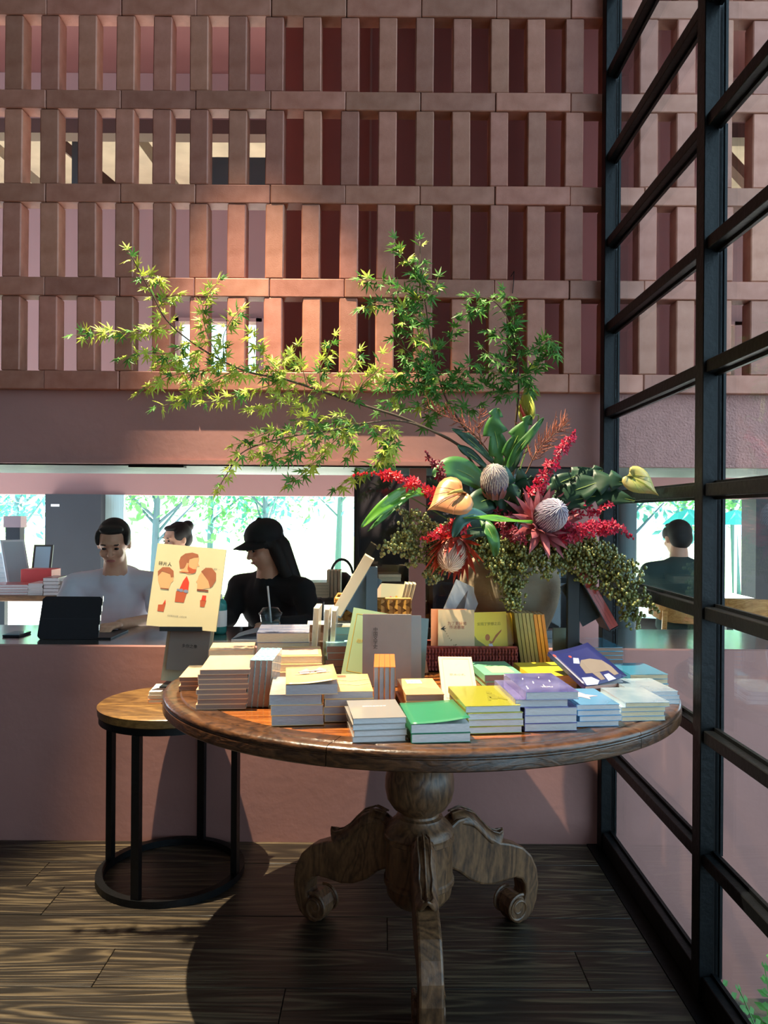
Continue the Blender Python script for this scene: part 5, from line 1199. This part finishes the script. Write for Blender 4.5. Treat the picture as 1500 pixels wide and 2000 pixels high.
bt = G(428, 1236, CT); m_tealp = M('teal_clear_plastic', '#3fa09a', .15, trans=.3)
bo = thing('pump_bottle', 'teal plastic sanitizer pump bottle on the counter behind the picture book', 'bottle', (bt.x, bt.y, CT))
MB().lathe([(0, -.001), (.03, -.001), (.033, .01), (.033, .12), (.028, .14), (.014, .15), (0, .15)], (bt.x, bt.y, CT), 20).build('body', m_tealp, bo, smooth=True)
MB().lathe([(0, .15), (.013, .15), (.013, .168), (.005, .17), (.005, .19), (0, .19)], (bt.x, bt.y, CT), 14).box((bt.x - .035, bt.y - .006, CT + .185), (bt.x + .008, bt.y + .006, CT + .194)).build('pump', ink_w, bo)
MB().lathe([(.0332, .03), (.0336, .03), (.0336, .10), (.0332, .10)], (bt.x, bt.y, CT), 20).build('label_band', ink_w, bo)
cu = G(528, 1243, CT); m_cup = GLASS('clear_cup_plastic', (.86, .91, .92), 1.45, .05)
cp = thing('plastic_cup', 'clear plastic takeaway cup with lid and straw on the counter', 'cup', (cu.x, cu.y, CT))
MB().lathe([(0, 0), (.031, 0), (.043, .085), (.047, .088), (.047, .094), (.0445, .094), (.0415, .086), (.0295, .002), (0, .002)], (cu.x, cu.y, CT), 28).build('cup_wall', m_cup, cp, smooth=True)
MB().lathe([(.047, .094), (.05, .096), (.05, .102), (.044, .104), (.034, .122), (.012, .126), (.006, .126)], (cu.x, cu.y, CT), 28).build('lid', m_cup, cp, smooth=True)
MB().tube([(cu.x + .008, cu.y, CT + .01), (cu.x - .012, cu.y - .005, CT + .215)], .0042, 8).build('straw', M('white_straw', '#c9d2d6', .5), cp)
MB().lathe([(0, .004), (.0305, .004), (.038, .06), (0, .06)], (cu.x, cu.y, CT), 24).build('drink', M('pale_drink', '#9aa7a6', .1), cp)
op = G(492, 1246, CT)
ob = thing('open_magazine', 'open magazine with raised white pages on the counter', 'magazine', (op.x, op.y, CT))
vs = []; 
for i in range(9):
    t = i / 8; z = .004 + .03 * math.sin(t * math.pi * .55); 
    for y in (op.y - .06, op.y + .11): vs.append((op.x - .075 + .15 * t, y, CT + z))
MB().add(vs, [(2 * i, 2 * i + 2, 2 * i + 3, 2 * i + 1) for i in range(8)]).build('raised_page', M('magazine_paper', '#b9bec6', .6), ob)
MB().box((op.x - .075, op.y - .06, CT - .001), (op.x + .075, op.y + .11, CT + .003)).build('page_block', M('magazine_paper2', '#c9ccd2', .6), ob)
# ---- book table far left in the cafe
FT = .80
lt0, lt1 = U(-120, 1165, 4.75).x, U(168, 1165, 4.75).x
zt = U(60, 1164, 4.75).z
ctable('long wooden book table at the left in the cafe', lt0, lt1, 4.75, 5.5, zt)
def fstack(desc, pl, pr, d, n, t, l, cover, pages, z0): return stack(desc, pl, pr, 0, n, t, l, cover, pages, z0=z0, base_d=d)
fstack('the red paperback pile on the cafe book table', -30, 52, 4.8, 4, .016, .2, c_red, pg_w, zt)
fstack('the white pile beside the red paperbacks in the cafe', 54, 82, 4.8, 5, .0145, .2, c_white, pg_w, zt)
fstack('the brown-spined pile on the cafe book table', 84, 113, 4.78, 5, .022, .2, CV('dark_brown', '#5a453c'), pg_w, zt)
fstack('the white pile nearest the person in white', 116, 140, 4.82, 4, .022, .2, c_white, pg_w, zt)
fstack('the blue-white pile at the far left', -25, 17, 5.25, 7, .034, .2, CV('blue_white', '#7d9fc8', var=.5, vs=20, col2='#e8ecef'), pg_w, zt)
rbx0, rbx1 = U(40, 1140, 5.05).x, U(100, 1140, 5.05).x
cb = thing('red_box', 'red cardboard box behind the paperbacks on the cafe book table', 'box', ((rbx0 + rbx1) / 2, 5.1, zt))
MB().box((rbx0, 5.05, zt), (rbx1, 5.2, U(60, 1112, 5.05).z), bev=.003).build('carton', M('red_carton', '#c43b38', .5), cb)
MB().box((rbx0 + .02, 5.048, zt + .02), (rbx0 + .09, 5.0495, zt + .06)).build('dark_print', M('carton_print', '#6b2b30', .5), cb)
def tilt_frame(label, px, py, d, w, h, yaw, mat):
    b = U(px, py, d); b.z = max(b.z, zt)
    t = thing('tilted_display', label, 'display', b)
    f = Matrix.Translation(b) @ Matrix.Rotation(yaw, 4, 'Z') @ Matrix.Rotation(R(72), 4, 'X')
    a = MB().box((-w / 2, 0, 0), (w / 2, h, .012)); a.v = [tuple(f @ Vector(v)) for v in a.v]; a.build('panel', mat, t)
    a = MB().box((-w / 2 + .015, .015, .0121), (w / 2 - .015, h - .015, .0135)); a.v = [tuple(f @ Vector(v)) for v in a.v]; a.build('face', M('frame_face_' + mat.name, '#9db8c4', .2), t)
    a = MB().box((-.02, 0, -.10), (.02, .012, 0)); a.v = [tuple(f @ Vector(v)) for v in a.v]; a.build('foot', mat, t)
tilt_frame('pale blue tilted display panel on the cafe book table', 38, 1164, 5.25, .17, .34, R(55), M('pale_panel', '#bcd0d8', .3))
tilt_frame('small dark framed card by the charcoal column', 78, 1164, 5.35, .13, .3, R(8), M('dark_panel', '#3b3630', .4))
dk = U(28, 1164, 5.4)
pt = thing('display_post', 'dark square display post with pinkish cap on the cafe book table', 'display', (dk.x, 5.4, zt))
MB().box((dk.x - .05, 5.37, zt), (dk.x + .05, 5.44, U(28, 1030, 5.4).z)).build('post', m_char, pt); MB().box((dk.x - .06, 5.36, U(28, 1030, 5.4).z), (dk.x + .06, 5.45, U(28, 1008, 5.4).z)).build('cap', M('dusty_pink_cap', '#a58c90', .7), pt)
# ---- dark shelf unit behind the fixed pane
sx0, sx1 = U(694, 1050, 4.35).x, 1.30
cbn = thing('dark_shelf_unit', 'tall black shelf unit seen through the fixed window pane', 'shelf', ((sx0 + sx1) / 2, 4.5, 0))
MB().box((sx0, 4.72, 0), (sx1, 4.74, 1.9)).build('back_panel', m_dark, cbn)
for x in (sx0, .28, .80, sx1 - .02): MB().box((x, 4.35, 0), (x + .02, 4.72, 1.9)).build('side_panel', m_dark, cbn)
for z in (.1, .5, .88, 1.2, 1.55, 1.88): MB().box((sx0 + .02, 4.36, z), (sx1 - .02, 4.72, z + .018)).build('shelf_board', m_dark, cbn)
MB().box((sx0 + .02, 4.352, 1.218), (.28, 4.358, 1.55)).build('door', m_dark, cbn); MB().box((.30, 4.352, 1.218), (.80, 4.358, 1.55)).build('door', m_dark, cbn)
fstack('the cream pair on the upper shelf behind the pane', 738, 783, 4.4, 2, .02, .2, c_cream, pg_c, .898)
fstack('the thin white pair on the middle shelf behind the pane', 742, 790, 4.4, 2, .012, .2, c_white, pg_w, .518)
b2z = U(620, 1168, 4.5).z
ctable('narrow dark table behind the person in the black cap', U(560, 1160, 4.5).x, U(694, 1160, 4.5).x - .01, 4.45, 5.0, b2z, M('dark_table_wood', '#3a332c', .5))
fstack('the tan pile on the dark cafe table', 580, 640, 4.5, 5, .018, .2, c_cream, pg_c, b2z)
for i in range(4): upright(['first', 'second', 'third', 'fourth'][i] + ' small upright tan book on the dark cafe table', U(644, 1160, 4.52).x + i * .021, 4.52, .018, .12, .16, c_cream, pg_c, 0, 'upright tan books in the cafe', z0=b2z)
# kettle-like pot with handle
kt = U(676, 1165, 4.75)
pot = thing('dark_kettle', 'dark kettle with curved handle on the cafe table', 'kettle', (kt.x - .03, 4.8, b2z))
MB().lathe([(0, 0), (.06, 0), (.075, .05), (.065, .1), (.03, .13), (0, .13)], (kt.x - .03, 4.8, b2z), 20).build('body', m_std, pot, smooth=True)
MB().tube([(kt.x - .03 + .07 * math.cos(R(a)), 4.8, b2z + .1 + .11 * math.sin(R(a))) for a in range(0, 181, 15)], .009, 8).build('handle', m_std, pot)
bg_ = U(540, 1150, 4.25)
bag = thing('black_bag', 'black shoulder bag with white crescent emblem beside the person in the black cap', 'bag', (bg_.x + .06, 4.28, 0))
MB().box((bg_.x - .06, 4.24, .45), (bg_.x + .26, 4.36, U(560, 1170, 4.24).z), bev=.02).build('bag_body', m_tab, bag)
MB().box((bg_.x - .02, 4.26, 0), (bg_.x + .2, 4.35, .45)).build('bag_lower', m_tab, bag)
e0 = U(548, 1188, 4.238)
cr = [(e0.x + .038 * math.cos(R(a)), e0.z + .03 * math.sin(R(a))) for a in range(190, 351, 16)] + [(e0.x + .03 * math.cos(R(a)), e0.z + .012 + .022 * math.sin(R(a))) for a in range(350, 189, -16)]
MB().prism(cr, 0, .0015, frame((0, 4.238, 0), (1, 0, 0), (0, 0, 1), (0, 1, 0))).build('emblem', ink_w, bag)
# ================================================================== outside planting
m_tl = M('sunlit_tree_leaf', '#6fa56c', .6, rnd=.1, trans=.4); m_tl2 = M('teal_tree_leaf', '#5aa39c', .6, trans=.4); m_trk = M('grey_blue_tree_trunk', '#55757e', .8)
rt = random.Random(5)
def tree(label, x, y, h, r, n, mat, lean=0.):
    t = thing('tree', label, 'tree', (x, y, -.03), group='trees outside the cafe windows')
    top = Vector((x + lean, y, h)); tr = MB(); tr.tube([(x, y, -.05), (x + lean * .4, y, h * .5), top], [.07, .05, .02], 7)
    for k in range(7):
        a = rt.uniform(0, 6.28); b0_ = Vector((x + lean * .4, y, h * rt.uniform(.35, .7))); tr.tube([b0_, b0_ + Vector((math.cos(a) * r * .6, math.sin(a) * r * .6, h * .25))], [.025, .008], 5)
    tr.build('trunk', m_trk, t)
    lf = MB()
    cl = [Vector((x + lean + rt.uniform(-r, r), y + rt.uniform(-r, r) * .7, h * rt.uniform(.45, 1.15))) for _ in range(14)]
    for i in range(n):
        c = rt.choice(cl) + Vector((rt.gauss(0, 1), rt.gauss(0, 1), rt.gauss(0, 1))) * r * .22
        a = Vector((rt.uniform(-1, 1), rt.uniform(-1, 1), rt.uniform(-1, 1))).normalized(); b = a.cross(Vector((rt.uniform(-1, 1), .3, 1))).normalized(); s_ = rt.uniform(.05, .10)
        lf.add([c - a * s_, c + b * s_ * .45, c + a * s_, c - b * s_ * .45], [(0, 1, 2, 3)])
    tag(lf.build('foliage', mat, t), kind='stuff')
for i, (px, d, h, r) in enumerate(((30, 12, 2.6, 1.2), (300, 11, 2.4, 1.1), (410, 13, 2.9, 1.4), (520, 12, 2.5, 1.1), (660, 14, 3.0, 1.4), (-60, 13, 3.0, 1.2), (1240, 11, 2.3, .9), (1330, 14, 3.2, 1.5), (1440, 13, 2.9, 1.2))):
    x = U(px, 1000, d).x
    tree(['pale sunlit tree at the far left window', 'tree just right of the charcoal column', 'tall tree behind the picture book', 'tree above the black cap', 'wide tree at the right end of the cafe window', 'tree at the left frame edge outside', 'small teal tree seen through the glass partition', 'wide tree behind the parasols', 'tree beside the right charcoal column'][i], x, d, h, r, 1500, m_tl if i % 3 else m_tl2, rt.uniform(-.3, .3))
m_par = M('turquoise_parasol_cloth', '#3fb8b0', .7, trans=.3)
for i, (px, d) in enumerate(((1346, 9.6), (1437, 10.2))):
    b = U(px, 1020, d); t = thing('parasol', ['turquoise parasol left of the black window post', 'turquoise parasol right of the black window post'][i], 'parasol', (b.x, d, -.05), group='turquoise parasols outside')
    n = 8
    for k in range(n):
        a0, a1 = 2 * math.pi * k / n, 2 * math.pi * (k + 1) / n; rr = .34
        MB().add([(b.x, d, b.z + .17), (b.x + rr * math.cos(a0), d + rr * math.sin(a0), b.z - .03), (b.x + rr * math.cos(a1), d + rr * math.sin(a1), b.z - .03), (b.x + rr * .5 * math.cos((a0 + a1) / 2), d + rr * .5 * math.sin((a0 + a1) / 2), b.z + .11)], [(0, 1, 3), (1, 2, 3), (2, 0, 3)]).build('canopy_panel', m_par, t)
    MB().tube([(b.x, d, -.05), (b.x, d, b.z + .2)], .018, 8).build('pole', ink_w, t)
wr = thing('wire_hook', 'thin dark wire hooked over a lattice course near the window post', 'wire', U(1002, 553, 2.998))
MB().tube([U(1001, 573, 2.994), U(1003, 553, 2.994), U(1004, 530, 2.994), U(998, 540, 3.03)], .0016, 5).build('wire', m_black, wr)
# fern at the foot of the outside wall
m_fern = M('bright_fern', '#4f8a3a', .5, rnd=.1, trans=.3)
for j, (fx, fy) in enumerate(((1.235, 2.35), (1.36, 2.2), (1.30, 2.6))):
    fn = thing('fern', ['bright fern nearest the glass at the lower right', 'fern at the lower right corner outside', 'fern further back by the outside wall'][j], 'fern', (fx, fy, -.6), group='ferns outside the glass')
    for k in range(11):
        a = 2 * math.pi * k / 11 + rt.uniform(-.2, .2); el = rt.uniform(.9, 1.35); ln = rt.uniform(.34, .48)
        o = Vector((math.cos(a), math.sin(a), 0)); pts = [Vector((fx, fy, -.6)) + o * ln * t * math.cos(el) * (1 + t * .6) + Vector((0, 0, ln * (t * math.sin(el) - .25 * t * t))) for t in [i / 10 for i in range(11)]]
        mb = MB(); mb.tube(pts, .002, 4)
        for i in range(1, 11):
            dr = (pts[i] - pts[i - 1]).normalized(); sd = dr.cross(Vector((0, 0, 1))).normalized(); w = .07 * (1 - i / 11.5)
            for s_ in (-1, 1):
                tip = pts[i] + sd * s_ * w + dr * w * .4; q = (pts[i] + tip) / 2
                mb.add([pts[i], q + dr * .011 + Vector((0, 0, .004)), tip, q - dr * .011], [(0, 1, 2), (0, 2, 3)])
        mb.build('frond', m_fern, fn)
for o in bpy.data.objects:
    if '_d' in o.keys(): del o['_d']
